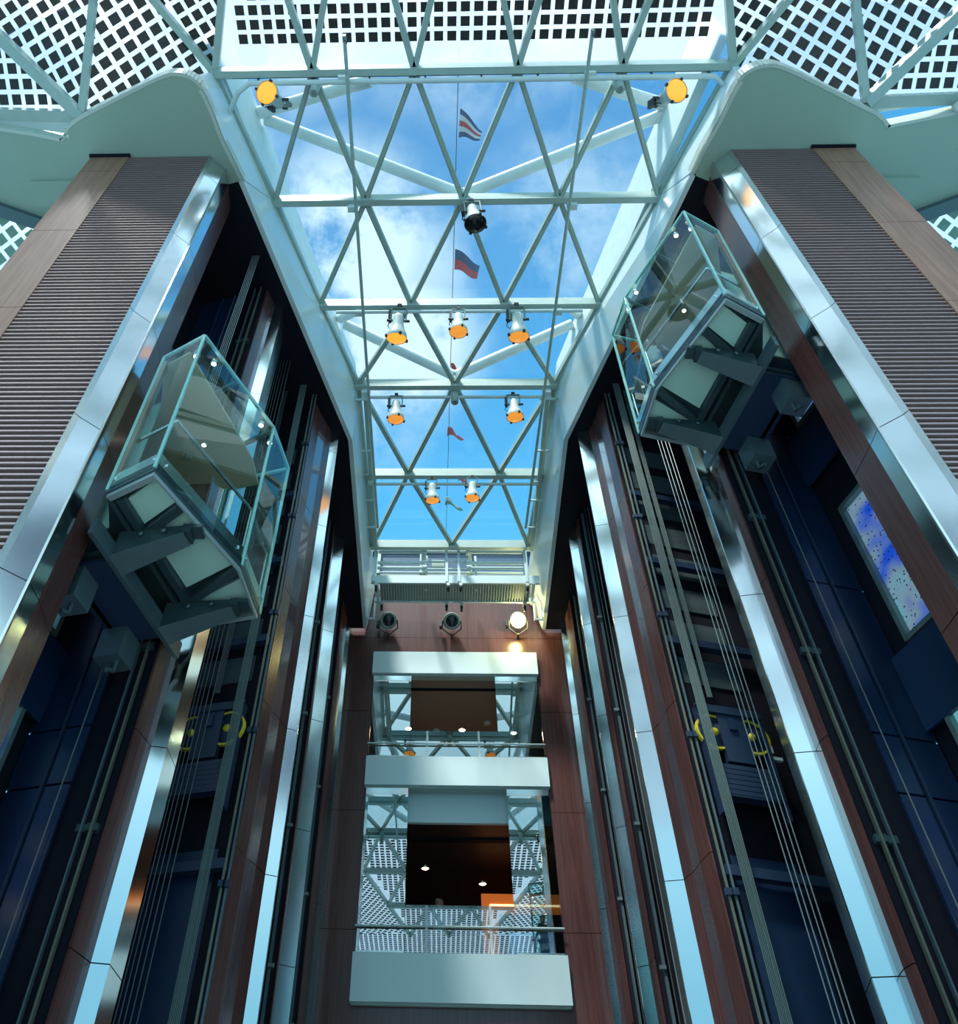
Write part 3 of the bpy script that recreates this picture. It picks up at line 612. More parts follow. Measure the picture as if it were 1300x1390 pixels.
# ------------------------------------------------------------------ glass lifts
LP = dict(A=(4.205, 6.49), B=(3.585, 6.15), C=(2.85, 7.72), D=(2.755, 8.62), F=(3.69, 8.86), G=(4.62, 9.02), I=(5.30, 6.98))
def lift(s, zb):
    sd = SIDE[s]
    zt = zb+2.76
    t = thing('glass_lift', '%s panoramic glass lift car with pale underside panels, %s of the two' % (sd, 'lower' if s < 0 else 'higher'), 'lift', (*S(3.6, 7.5, s), zb), 'panoramic glass lifts')
    pt = {k: S(v[0], v[1], s) for k, v in LP.items()}
    def v3(k, z): return V((*pt[k], z))
    G_ = S(4.75, 8.70, s); I_ = S(5.22, 7.42, s); F2 = S(3.88, 8.66, s); A2 = S(4.36, 7.16, s)
    # shrink helper for ring frames
    keys = ['A', 'B', 'C', 'D', 'F']; cen = V((sum(pt[k][0] for k in keys)/5, sum(pt[k][1] for k in keys)/5))
    def ins(k, f): p = V(pt[k]); return tuple(cen+(p-cen)*f)
    # bottom frame ring
    mb = MB()
    ring = [pt[k] for k in keys]
    for i in range(len(keys)-1):
        a, b = keys[i], keys[i+1]
        mb.prism([ins(a, .985), ins(b, .985), ins(b, .93), ins(a, .93)], zb-.08, zb+.1, 'ringsteel')
        mb.prism([ins(a, 1.0), ins(b, 1.0), ins(b, .975), ins(a, .975)], zb-.02, zb+.13, 'liftframe')
    mb.prism([ins('F', .985), ins('A', .985), ins('A', .9), ins('F', .9)], zb-.08, zb+.08, 'liftframe')
    mb.build('floor_frame', t)
    # floor plate (dark) with pale light panels between bearers
    mb = MB(); mb.prism([ins(k, .93) for k in keys], zb+.08, zb+.12, 'liftframe')
    mb.prism([pt['F'], F2, G_, I_, A2, pt['A']], zb+.06, zb+.12, 'liftframe'); mb.build('floor_plate', t)
    A0, B0, C0, D0, F0 = [V(ins(k, .90)) for k in keys]
    def mixp(a, b, f): return a+(b-a)*f
    AF = lambda f: mixp(mixp(A0, F0, f), mixp(B0, C0, f), .20)
    BC = lambda f: mixp(B0, C0, f) if f <= 1 else C0
    for poly in ([AF(.04), mixp(B0, C0, .0), mixp(B0, C0, .24), AF(.24)], [AF(.34), mixp(B0, C0, .33), mixp(B0, C0, .98), AF(.80)],
                 [AF(.93), mixp(C0, D0, .30), mixp(C0, D0, .88), mixp(AF(1.0), D0, .12)]):
        mb = MB(); mb.prism([tuple(p) for p in poly], zb+.02, zb+.07, 'liftpanel'); mb.build('light_panel', t, 'pale green panel under the floor')
    mb = MB(); a, b = AF(.0), AF(1.0); a = mixp(a, A0, .35); b = mixp(b, F0, .35)
    mb.bar((*a, zb-.0), (*b, zb-.0), .10, .14, 'liftframe'); mb.bar((*mixp(a, A0, .3), zb+.01), (*mixp(b, F0, .3), zb+.01), .05, .1, 'liftsteel'); mb.build('bearer', t)
    for f0 in (.285, .865):
        mb = MB(); p = mixp(A0, F0, f0); q = mixp(B0, C0, f0 if f0 < .5 else 1.02); mb.bar((*p, zb+.0), (*q, zb+.0), .11, .13, 'liftframe'); mb.build('bearer', t)
    # sling beam under the car with two cantilever arms
    zs = zb-.36
    s0, s1 = S(4.27, 6.66, s), S(3.76, 8.92, s)
    d = (V(s1)-V(s0)).normalized(); nb = V((s*abs(d.y), abs(d.x)))
    mb = MB(); bk = (nb.x, nb.y)
    mb.slab(s0, s1, zs-.12, zs+.12, .06, bk, 'liftsteel')
    k0, k1 = V(s0)+nb*.06+d*.48, V(s1)+nb*.06-d*.42
    mb.slab(tuple(k0), tuple(k1), zs-.10, zs-.04, .62, bk, 'navy2'); mb.slab(tuple(k0), tuple(k1), zs+.04, zs+.10, .62, bk, 'liftframe')
    mb.slab(tuple(k0+nb*.5), tuple(k1+nb*.5), zs-.1, zs+.1, .06, bk, 'navy2')
    mb.build('sling_beam', t)
    for e_, sg in ((V(s0)+d*.50, 1), (V(s1)-d*.72, -1)):
        mb = MB(); q = e_+nb*.36; mb.slab(tuple(q), tuple(q+d*.34), zs-.52, zs-.10, .34, bk, 'liftsteel'); mb.build('guide_shoe_box', t)
        mb = MB(); mb.tube([(*(q+d*.15+nb*.1), zs-.52), (*(q+d*.15+nb*.1), zs-.66), (*(q+d*.02+nb*.1), zs-.72)], .03, 'liftsteel', 8); mb.build('guide_roller', t)
    for f0, q_ in ((.24, mixp(A0, B0, .0)), (.80, None)):
        b0 = V(s0)+(V(s1)-V(s0))*f0; e0 = b0+V((-s*.80, -.16)) if f0 < .5 else b0+V((-s*.86, -.13))
        mb = MB(); wd = .13
        a1, a2 = b0-d*wd, b0+d*wd; q1, q2 = e0-d*wd*.6, e0+d*wd*.6
        mb.hexa([(*a1, zs-.12), (*a2, zs-.12), (*q2, zb-.20), (*q1, zb-.20), (*a1, zb-.05), (*a2, zb-.05), (*q2, zb-.05), (*q1, zb-.05)], 'liftframe')
        mb.hexa([(*(a1-d*.04), zs-.125), (*(a2+d*.04), zs-.125), (*(q2+d*.03), zb-.205), (*(q1-d*.03), zb-.205), (*(a1-d*.04), zs-.115), (*(a2+d*.04), zs-.115), (*(q2+d*.03), zb-.19), (*(q1-d*.03), zb-.19)], 'liftsteel')
        ex = e0+(e0-b0).normalized()*.1
        mb.box((*ex, zb-.1), (.16, .2, .05), 'liftframe'); mb.box((*e0, zb-.12), (.1, .22, .12), 'liftframe')
        ao = mb.build('support_arm', t)
        for g in (.35, .7): c_ = b0+(e0-b0)*g-d*wd; mb = MB(); mb.lathe((*c_, zb-.14), tuple(-V((d.x, d.y, 0))), [(0, .03), (.02, .03), (.02, 0)], 'liftsteel', 10); mb.build('bolt', ao)
    # glass walls
    top = dict(A=(.0, 0), B=(0, 0), C=(0, 0), D=(-.03, -.12), F=(0, -.1))
    def tp(k, z): return V((pt[k][0]+s*top[k][0], pt[k][1]+top[k][1], z))
    for a, b in (('A', 'B'), ('B', 'C'), ('C', 'D'), ('D', 'F')):
        mb = MB(); mb.plate([v3(a, zb+.02), v3(b, zb+.02), tp(b, zt), tp(a, zt)], .022, 'liftglass'); mb.build('glass_wall', t)
    for k in keys:
        mb = MB(); mb.bar(v3(k, zb+.02), tp(k, zt), .035, .035, 'edge', (0, 1, 0)); mb.build('glass_edge', t, 'pale green glass edge')
    mb = MB()
    for a, b in (('A', 'B'), ('B', 'C'), ('C', 'D'), ('D', 'F')): mb.bar(tp(a, zt), tp(b, zt), .035, .05, 'edge')
    mb.build('top_edge', t, 'pale green glass top edge')
    mb = MB()
    for a, b in (('A', 'B'), ('B', 'C'), ('C', 'D'), ('D', 'F')): mb.plate([v3(a, zb-.0)*1.0, v3(b, zb-.0), v3(b, zb+.22), v3(a, zb+.22)], .028, 'liftsteel') if False else None
    # kick band: tinted strip at the base of the glass
    for a, b in (('A', 'B'), ('B', 'C'), ('C', 'D'), ('D', 'F')):
        pa, pb = V(ins(a, .995)), V(ins(b, .995)); mb.prism([tuple(pa), tuple(pb), ins(b, .985), ins(a, .985)], zb+.12, zb+.30, 'brushed')
        for f in (.08, .92): c_ = pa+(pb-pa)*f; mb.lathe((*c_, zb+.2), tuple((V((*(c_-cen), 0))).normalized()), [(0, .025), (.02, .025), (.02, 0)], 'chrome', 10)
    mb.build('kick_band', t)
    # roof: beige ceiling at the rear, glass roof in front with dark ribs
    zc = zt-.16
    m1, m2 = V(ins('A', .96)), V(ins('F', .96)); fB = mixp(V(ins('B', .96)), m1, .35); fC = mixp(V(ins('D', .96)), m2, .45)
    mb = MB(); mb.prism([tuple(m1), tuple(fB), tuple(mixp(V(ins('C', .96)), m2, .42)), tuple(fC), tuple(m2), F2, G_, I_, A2], zc, zc+.05, 'beige'); mb.build('ceiling_panel', t)
    mb = MB(); mb.plate([tp(k, zt) for k in keys], .02, 'liftglass'); mb.build('glass_roof', t)
    for a, b in ((mixp(m1, m2, .33), mixp(V(ins('B', .98)), V(ins('C', .98)), .45)), (mixp(m1, m2, .75), V(ins('C', .98))), (mixp(m1, m2, .1), mixp(V(ins('A', .98)), V(ins('B', .98)), .9))):
        mb = MB(); mb.bar((*a, zt-.06), (*b, zt-.06), .05, .07, 'liftsteel'); mb.build('roof_rib', t)
    for p in (mixp(V(ins('A', .9)), V(ins('B', .9)), .75), mixp(V(ins('B', .88)), V(ins('C', .88)), .12), mixp(V(ins('C', .9)), V(ins('B', .9)), .12), mixp(V(ins('C', .88)), V(ins('D', .88)), .2), mixp(m1, m2, .6)):
        mb = MB(); mb.lathe((*p, zt-.12), (0, 0, -1), [(0, .045), (.05, .05), (.055, .035)], 'brushed', 12); dl = mb.build('downlight', t, 'small lit downlight'); mb = MB(); mb.lathe((*p, zt-.172), (0, 0, -1), [(0, .04), (.006, .03), (.01, 0)], 'spotw', 12); mb.build('bulb_face', dl)
    # rear cabin walls
    mb = MB(); gx, ix = V(G_), V(I_)
    mb.slab(G_, I_, zb+.1, zc+.05, .05, (s, .25), 'brownwall'); mb.slab(A2, I_, zb+.1, zc+.05, .04, (0, 1), 'liftpanel'); mb.slab(F2, G_, zb+.1, zc+.05, .04, (0, 1), 'brownwall')
    mb.build('cabin_wall', t)
    mb = MB(); mb.bar((*V(ins('A', .97)), zb+.1), (*V(ins('A', .97)), zt-.1), .09, .09, 'woodpale'); mb.build('corner_post', t)
    mb = MB(); mb.bar((*V(ins('F', .97)), zb+.1), (*V(ins('F', .97)), zt-.1), .09, .09, 'brushed'); mb.build('corner_post', t)
    # handrail
    pts = [(*ins('A', .93), zb+1.0), (*ins('B', .93), zb+1.0), (*ins('C', .93), zb+1.0), (*ins('D', .93), zb+1.0)]
    mb = MB()
    for a, b in zip(pts[:-1], pts[1:]): mb.tube([a, b], .022, 'brushed', 10)
    for p in pts: mb.tube([p, (p[0], p[1], zb+.1)], .016, 'brushed', 8) if p in (pts[2], pts[3]) else None
    mb.build('handrail', t)
    return t
lift(-1, 7.22); lift(1, 10.97)

# ------------------------------------------------------------------ lamps
def lamp_meshes():
    W = {}
    # local frame: lens at origin, axis -Z is the beam; body runs up +Z
    mb = MB(); mb.lathe((0, 0, 0), (0, 0, 1), [(-.02, .235), (.02, .24), (.10, .225), (.22, .17), (.36, .13), (.55, .125), (.62, .10), (.64, 0)], 'lampwhite', 24); W['housing'] = mb
    mb = MB(); mb.lathe((0, 0, -.005), (0, 0, -1), [(0, .222), (.03, .19), (.06, .11), (.07, 0)], 'amber', 24); W['lens'] = mb
    for k in range(4):
        mb = MB(); an = math.pi/2*k+.4; mb.box((.245*math.cos(an), .245*math.sin(an), -.005), (.05, .05, .06), 'lampdark', (V((math.cos(an), math.sin(an), 0)), V((-math.sin(an), math.cos(an), 0)), V((0, 0, 1))))
        W['lens_clip%d' % k] = mb
    mb = MB()
    for sx in (-1, 1):
        mb.bar((sx*.17, 0, .45), (sx*.17, 0, .82), .03, .07, 'lampgrey', (0, 1, 0)); mb.lathe((sx*.13, 0, .47), (sx, 0, 0), [(0, .03), (.13, .03), (.13, 0)], 'lampdark', 10)
    mb.bar((-.18, 0, .82), (.18, 0, .82), .07, .03, 'lampgrey'); mb.box((0, 0, .87), (.1, .1, .08), 'lampdark'); W['yoke'] = mb
    mb = MB(); mb.box((-.2, .06, .62), (.07, .16, .26), 'lampdark'); mb.tube([(-.2, .1, .5), (-.24, .13, .4), (-.17, .15, .33), (-.1, .12, .42)], .012, 'lampdark', 6); W['ballast_box'] = mb
    return W
lampW = lamp_meshes(); lamp_proto = {}
def stage_lamp(lens_px, z, hang_px, hz, scale, label, group='hanging amber stage lamps', lens='amber', axis=None):
    lc = atz(*lens_px, z); hc = atz(*hang_px, hz)
    ax = (hc-lc).normalized() if axis is None else V(axis).normalized()
    x = V((1, 0, 0)); x = (x-ax*x.dot(ax)).normalized(); y = ax.cross(x)
    mtx = Matrix(((x.x, y.x, ax.x, lc.x), (x.y, y.y, ax.y, lc.y), (x.z, y.z, ax.z, lc.z), (0, 0, 0, 1))) @ Matrix.Scale(scale, 4)
    t = thing('stage_spotlight', label, 'lamp', (0, 0, 0), group); t.matrix_world = mtx
    for k, mb in lampW.items():
        if k not in lamp_proto:
            o = mb.build(k.rstrip('0123'), None); lamp_proto[k] = o.data
        else:
            o = bpy.data.objects.new(k.rstrip('0123'), lamp_proto[k]); C.objects.link(o); WM[o.name] = Matrix.Identity(4)
        if k == 'lens' and lens != 'amber':
            o.data = lamp_proto[k].copy(); o.data.materials[0] = M[lens]
        if k == 'lens': o['label'] = {'amber': 'amber glass lens', 'amberlit': 'glowing amber lens', 'lens': 'black glass lens'}[lens]
        o.parent = hs if k.startswith('len') else t
        if k == 'housing': hs = o
    return t
stage_lamp((362, 126), 16.55, (380, 104), 17.1, .90, 'stage lamp with glowing orange globe face at the upper left skylight corner', lens='amberlit', axis=(.25, .55, .75))
stage_lamp((918, 123), 16.55, (905, 103), 17.1, .90, 'stage lamp with orange globe face at the upper right skylight corner', lens='amberlit', axis=(-.25, .55, .75))
stage_lamp((645, 303), 16.35, (640, 276), 17.1, .95, 'white stage lamp with black lens under the second crossbeam', lens='lens')
stage_lamp((538, 459), 16.40, (542, 420), 17.1, .98, 'lit amber stage lamp, left of the row of three', lens='amberlit')
stage_lamp((622, 450), 16.40, (622, 420), 17.1, .85, 'amber stage lamp, middle of the row of three')
stage_lamp((704, 457), 16.40, (701, 419), 17.1, .98, 'amber stage lamp, right of the row of three')
stage_lamp((537, 569), 16.40, (538, 537), 17.1, .85, 'amber stage lamp on the row-of-two pipe, left, nearer the camera')
stage_lamp((699, 566), 16.40, (696, 536), 17.1, .85, 'amber stage lamp on the row-of-two pipe, right, nearer the camera')
stage_lamp((587, 679), 16.45, (586, 649), 17.1, .78, 'small amber stage lamp nearest the gantry, left of two')
stage_lamp((641, 676), 16.45, (641, 648), 17.1, .78, 'small amber stage lamp nearest the gantry, right of two')
# pipes
def pipe(pts, r, label):
    mb = MB(); mb.tube(pts, r, 'white', 10)
    tag(mb.build('lamp_pipe'), label, 'pipe', 'lamp pipes under the skylight'); 
    return pts
zp = 17.08
pipe([(-4.02, 5.55, zp), (-3.8, 5.2, zp), (-3.55, 5.03, zp), (5.1, 5.03, zp), (5.3, 5.2, zp), (5.42, 5.55, zp)], .05, 'white pipe with bent ends under the first crossbeam')
mb = MB(); mb.tube([(-3.9, 4.98, zp+.16), (5.2, 4.98, zp+.16)], .014, 'liftframe', 6)
for k in range(9): mb.bar((-3.4+k*1.05, 5.0, zp), (-3.4+k*1.05, 5.0, zp+.22), .03, .03, 'lampdark')
tag(mb.build('cable_run'), 'thin dark cable with clips along the first crossbeam', 'cable')
for y, x0, x1, nm in ((9.93, -2.3, 3.2, 'third'), (12.28, -1.85, 2.7, 'fourth'), (15.08, -1.8, 2.55, 'fifth')):
    pipe([(x0, y, zp), (x1, y, zp)], .04, 'straight white pipe under the %s crossbeam' % nm)
for px, nm in (((427, 122), 'first crossbeam, left'), ((840, 117), 'first crossbeam, right'), ((617, 541), 'fourth crossbeam, centre')):
    c = atz(*px, 17.0); t = thing('ceiling_sensor', 'small white cylinder hanging from the %s' % nm, 'sensor', tuple(c), 'hanging cylinder sensors')
    mb = MB(); mb.lathe(c, (0, 0, 1), [(-.15, .0), (-.15, .09), (.25, .09), (.3, .05)], 'frame', 16); mb.build('housing', t)
    mb = MB(); mb.lathe(c+V((0, 0, -.152)), (0, 0, -1), [(0, .05), (.004, 0)], 'lampgrey', 12); mb.build('sensor_window', t)
# long rails
for (a, b, nm, sg) in (((-1.70, 4.25), (-1.67, 16.6), 'left', -1), ((2.75, 4.23), (2.37, 16.6), 'right', 1)):
    t = thing('gantry_rail', 'long thin rail running under the skylight to the gantry, %s one' % nm, 'rail', (*a, 17.0), 'long rails under the skylight')
    mb = MB(); mb.tube([(*a, 17.0), (*b, 17.0)], .035, 'frame', 10); mb.build('tube', t)
    for r in range(5):
        y = rows[r][0]+.05; f = (y-a[1])/(b[1]-a[1]); x = a[0]+(b[0]-a[0])*f
        mb = MB(); mb.box((x-.08*sg*-1, y, 17.12), (.2, .12, .14), 'white'); mb.bar((x, y, 17.0), (x, y, 17.25), .05, .05, 'white'); mb.build('hanger', t)
    mb = MB(); mb.box((*a, 16.98), (.06, .1, .14), 'steel'); mb.tube([(*a, 16.95), (a[0]+.05, a[1]+.06, 16.85)], .012, 'lampdark', 6); mb.build('end_stop', t)

# rungs between rails and fascia
rg = []
for s in (-1, 1):
    for k, (y, w) in enumerate(((12.3, .28), (13.9, .28), (15.6, .28), (16.6, .28))):
        x = -1.66 if s < 0 else 2.42
        mb = MB(); mb.bar((x, y, 17.02), (x+s*(.42), y, 17.02), .04, .04, 'white'); mb.bar((x+s*.42, y, 17.0), (x+s*.42, y, 17.4), .04, .04, 'white')
        tag(mb.build('rail_bracket'), 'white bracket holding the %s rail, %s from the gantry' % (SIDE[s], ['fourth', 'third', 'second', 'first'][k]), 'bracket', 'rail brackets')
for s in (-1, 1):
    mb = MB(); x = -1.78 if s < 0 else 2.62
    mb.bar((x, 12.25, 17.15), (x, 17.6, 17.15), .10, .12, 'frame'); tag(mb.build('runway_beam'), 'pale runway beam along the %s edge of the narrow skylight' % SIDE[s], 'beam', 'runway beams')

# ------------------------------------------------------------------ maintenance gantry
g = thing('gantry', 'white tubular maintenance gantry with walkway under the far end of the skylight', 'gantry', (CX, 18.2, 16.0))
zg = 16.1; gx0, gx1, gy0, gy1 = -1.62, 2.52, 17.85, 18.62
mb = MB(); mb.box(((gx0+gx1)/2, (gy0+gy1)/2, zg+.03), (gx1-gx0, gy1-gy0, .03), 'lampgrey')
k = gx0
while k < gx1: mb.box((k, (gy0+gy1)/2, zg), (.025, gy1-gy0, .04), 'frame'); k += .075
mb.build('walkway_deck', g, 'ribbed grey walkway underside')
mb = MB(); mb.bar((gx0-.25, gy0, zg+.12), (gx1+.25, gy0, zg+.12), .06, .28, 'white'); mb.build('front_beam', g)
mb = MB(); mb.bar((gx0-.2, gy1, zg+.05), (gx1+.2, gy1, zg+.05), .06, .16, 'white'); mb.build('rear_beam', g)
for x in (gx0-.08, gx1+.08): mb = MB(); mb.bar((x, gy0-.05, zg-.02), (x, gy1+.05, zg-.02), .07, .1, 'white'); mb.build('side_beam', g)
for x in (-1.80, .22, .56, 2.42):
    mb = MB(); mb.bar((x, gy0-.04, zg), (x, gy0-.04, 17.35 if abs(x) < 1 else 17.45), .07, .07, 'white', (0, 1, 0)); mb.build('post', g)
for x in (-.35, 1.05):
    mb = MB(); mb.bar((x, gy0+.3, zg), (x, gy0+.3, 17.4), .06, .06, 'white', (0, 1, 0)); mb.build('post', g)
for z, x0, x1 in ((17.28, -1.72, -.36), (17.28, .80, 2.36), (16.86, -1.72, -.36), (16.86, .80, 2.36), (16.66, -1.72, -.36), (16.66, .8, 2.36)):
    mb = MB(); mb.tube([(x0, gy0, z), (x1, gy0, z)], .05, 'white', 10)
    mb.lathe((x1 if x0 < 0 else x0, gy0, z), (1 if x0 > 0 else -1, 0, 0), [(-.02, .09), (.1, .09), (.1, .05)], 'white', 12); mb.build('guard_rail', g)
for z in (17.28, 16.9, 16.62):
    mb = MB(); mb.tube([(-.36, gy0, z), (.8, gy0, z)], .028, 'white', 8); mb.build('guard_rail', g)
mb = MB(); mb.tube([(-1.75, gy1, 17.2), (2.45, gy1, 17.2)], .03, 'white', 8); mb.build('guard_rail', g)
mb = MB(); mb.box((-.02, gy0+.22, 17.0), (.36, .04, .34), 'frame'); mb.build('control_box', g, 'flat grey control panel')
for (x, y) in ((-1.72, gy0-.02), (.26, gy0-.02), (.60, gy0-.02), (2.42, gy0-.02), (-1.6, gy1+.02), (.22, gy1+.02), (.64, gy1+.05), (2.40, gy1+.02)):
    mb = MB(); mb.box((x, y, zg-.08), (.09, .09, .10), 'lampwhite'); mb.bar((x, y, zg-.08), (x, y+.03, zg-.19), .08, .03, 'lampgrey'); co = mb.build('caster', g, 'swivel caster with black wheel')
    mb = MB(); mb.lathe((x-.03, y+.03, zg-.19), (1, 0, 0), [(0, 0), (0, .09), (.06, .09), (.06, 0)], 'rubber', 16); mb.build('wheel', co)
for s in (-1, 1):
    x = -1.92 if s < 0 else 2.80
    t = thing('hanging_bracket', 'white box frame bracket under the %s end of the gantry' % SIDE[s], 'bracket', (x, 18.9, 15.6), 'gantry brackets')
    for xx in (x-.1, x+.1):
        mb = MB(); mb.bar((xx, 18.95, 15.75), (xx, 18.95, 16.5), .05, .05, 'white', (0, 1, 0)); mb.build('upright', t)
    mb = MB(); mb.bar((x-.13, 18.95, 15.75), (x+.13, 18.95, 15.75), .05, .05, 'white'); mb.build('foot', t)

# ------------------------------------------------------------------ rear wall with two open decks
YB = 19.8
def zrow(py, y=YB): return aty(620, py, y).z
z_f1t, z_f1b = zrow(885, YB-.15), zrow(914, YB-.15); z_f2t, z_f2b = zrow(1027, YB-.15), zrow(1066, YB-.15); z_f3t = zrow(1294, YB-.15)
xl, xr = -1.80, 2.69
mb = MB()
JB = [FL, 2.4, 5.05, 7.75, 10.5, 13.3, 15.75, H+.1]
for a, b in zip(JB[:-1], JB[1:]):
    for x0, x1 in ((-3.4, xl), (xr, 4.4)):
        mb.slab((x0, YB), (x1, YB), a+.006, b-.006, .08, (0, 1), 'wood')
mb.slab((xl, YB), (xr, YB), z_f1t, 15.75, .08, (0, 1), 'wood'); mb.slab((xl, YB), (xr, YB), 15.76, H+.1, .08, (0, 1), 'wood')
mb.slab((xl, YB), (xr, YB), FL, z_f3t-.9, .08, (0, 1), 'wood')
mb.slab((-3.4, YB+.08), (xl, YB+.08), FL, H, .05, (0, 1), 'black'); mb.slab((xr, YB+.08), (4.4, YB+.08), FL, H, .05, (0, 1), 'black')
struct('wall_back', mb, 'wood panelled rear wall around the deck openings')
def band(z0, z1, nm, lb):
    mb = MB(); mb.box(((xl+xr)/2, YB-.02, (z0+z1)/2), (xr-xl+.06, .26, z1-z0), 'paleblue'); mb.box(((xl+xr)/2, YB+.02, z0-.02), (xr-xl+.02, .2, .05), 'frame'); struct(nm, mb, lb)
band(z_f1b, z_f1t, 'trim_5', 'pale band above the upper deck opening'); band(z_f2b, z_f2t, 'trim_6', 'pale band between the two deck openings'); band(z_f3t-.95, z_f3t, 'trim_7', 'pale band below the lower deck opening')
# deck 1 (upper) room
mb = MB(); cz1 = z_f1b+.05
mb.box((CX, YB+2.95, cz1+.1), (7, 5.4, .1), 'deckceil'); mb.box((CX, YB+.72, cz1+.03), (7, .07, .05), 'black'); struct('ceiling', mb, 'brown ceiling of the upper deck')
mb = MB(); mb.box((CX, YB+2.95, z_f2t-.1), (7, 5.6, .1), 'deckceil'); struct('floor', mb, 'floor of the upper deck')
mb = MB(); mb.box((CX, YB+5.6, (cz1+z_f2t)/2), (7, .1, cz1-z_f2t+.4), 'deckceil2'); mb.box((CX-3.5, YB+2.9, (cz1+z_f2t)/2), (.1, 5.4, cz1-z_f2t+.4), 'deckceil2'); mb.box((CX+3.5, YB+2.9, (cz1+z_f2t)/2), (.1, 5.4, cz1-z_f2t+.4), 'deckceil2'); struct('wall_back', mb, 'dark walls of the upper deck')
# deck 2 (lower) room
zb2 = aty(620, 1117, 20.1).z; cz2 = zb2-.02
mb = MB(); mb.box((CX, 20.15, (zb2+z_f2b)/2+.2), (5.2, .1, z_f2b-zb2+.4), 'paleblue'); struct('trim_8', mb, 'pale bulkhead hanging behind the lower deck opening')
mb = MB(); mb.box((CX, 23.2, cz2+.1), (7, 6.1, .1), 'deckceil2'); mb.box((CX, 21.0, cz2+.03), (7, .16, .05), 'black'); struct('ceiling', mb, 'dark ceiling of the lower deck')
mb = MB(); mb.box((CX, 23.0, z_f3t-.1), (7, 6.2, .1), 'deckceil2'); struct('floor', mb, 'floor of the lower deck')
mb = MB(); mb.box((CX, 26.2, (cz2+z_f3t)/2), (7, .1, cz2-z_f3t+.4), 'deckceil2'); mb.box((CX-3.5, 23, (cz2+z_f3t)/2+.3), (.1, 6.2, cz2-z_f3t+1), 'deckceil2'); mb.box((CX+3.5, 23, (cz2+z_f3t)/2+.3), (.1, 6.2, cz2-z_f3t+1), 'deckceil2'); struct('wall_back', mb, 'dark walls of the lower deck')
# orange lit partition inside the lower deck
ob = aty(653, 1213, 22.6); ob2 = aty(735, 1216, 22.6)
t = thing('partition', 'orange lit partition with glowing strip inside the lower deck', 'partition', (1.6, 22.6, z_f3t))
mb = MB(); mb.box(((ob.x+3.3)/2, 22.65, (z_f3t+ob.z)/2), (3.3-ob.x, .1, ob.z-z_f3t), 'orangewall'); mb.build('panel', t)
st = aty(665, 1228, 22.55)
mb = MB(); mb.bar((st.x, 22.57, st.z), (3.2, 22.57, st.z), .03, .04, 'ledstrip'); mb.bar((st.x, 22.57, st.z), (st.x, 22.57, z_f3t), .03, .04, 'ledstrip', (0, 1, 0)); mb.build('light_strip', t, 'glowing strip')
mb = MB(); mb.box(((st.x+3.2)/2+.1, 22.57, (st.z+z_f3t)/2-.1), (3.1-st.x-.1, .04, st.z-z_f3t-.25), 'deckceil2'); mb.build('recess', t, 'dark recess')
# downlights in the deck ceilings
for px, zc, lb in (((554, 990), cz1, 'upper deck ceiling, left of three'), ((627, 992), cz1, 'upper deck ceiling, middle of three'), ((697, 996), cz1, 'upper deck ceiling, right of three'), ((577, 1180), cz2, 'lower deck ceiling, left of two'), ((655, 1201), cz2, 'lower deck ceiling, right of two')):
    c = atz(*px, zc+.0); t = thing('ceiling_downlight', 'round lit downlight in the '+lb, 'downlight', tuple(c), 'deck ceiling downlights')
    mb = MB(); mb.lathe(c+V((0, 0, .05)), (0, 0, -1), [(0, .13), (.03, .13), (.04, .10), (.02, .09)], 'brushed', 20); mb.build('trim_ring', t)
    mb = MB(); mb.lathe(c+V((0, 0, .03)), (0, 0, -1), [(0, .09), (.01, .09), (.02, .05), (.022, 0)], 'warm', 16); mb.build('bulb_face', t, 'glowing warm face')
    l = bpy.data.lights.new('downlight_beam', 'SPOT'); l.energy = 40; l.color = (1, .72, .42); l.spot_size = 2.2; l.shadow_soft_size = .08
    lo = bpy.data.objects.new('downlight_beam', l); C.objects.link(lo); lo.location = (0, 0, -.06); lo.parent = t
for px, lb in (((592, 993), 'upper deck ceiling between two downlights'), ((661, 983), 'upper deck ceiling right of centre')):
    c = atz(*px, cz1); mb = MB(); mb.lathe(c+V((0, 0, .05)), (0, 0, -1), [(0, .1), (.05, .1), (.08, .05), (.08, 0)], 'lampwhite', 16); tag(mb.build('smoke_detector'), 'small round detector on the '+lb, 'smoke detector', 'deck smoke detectors')
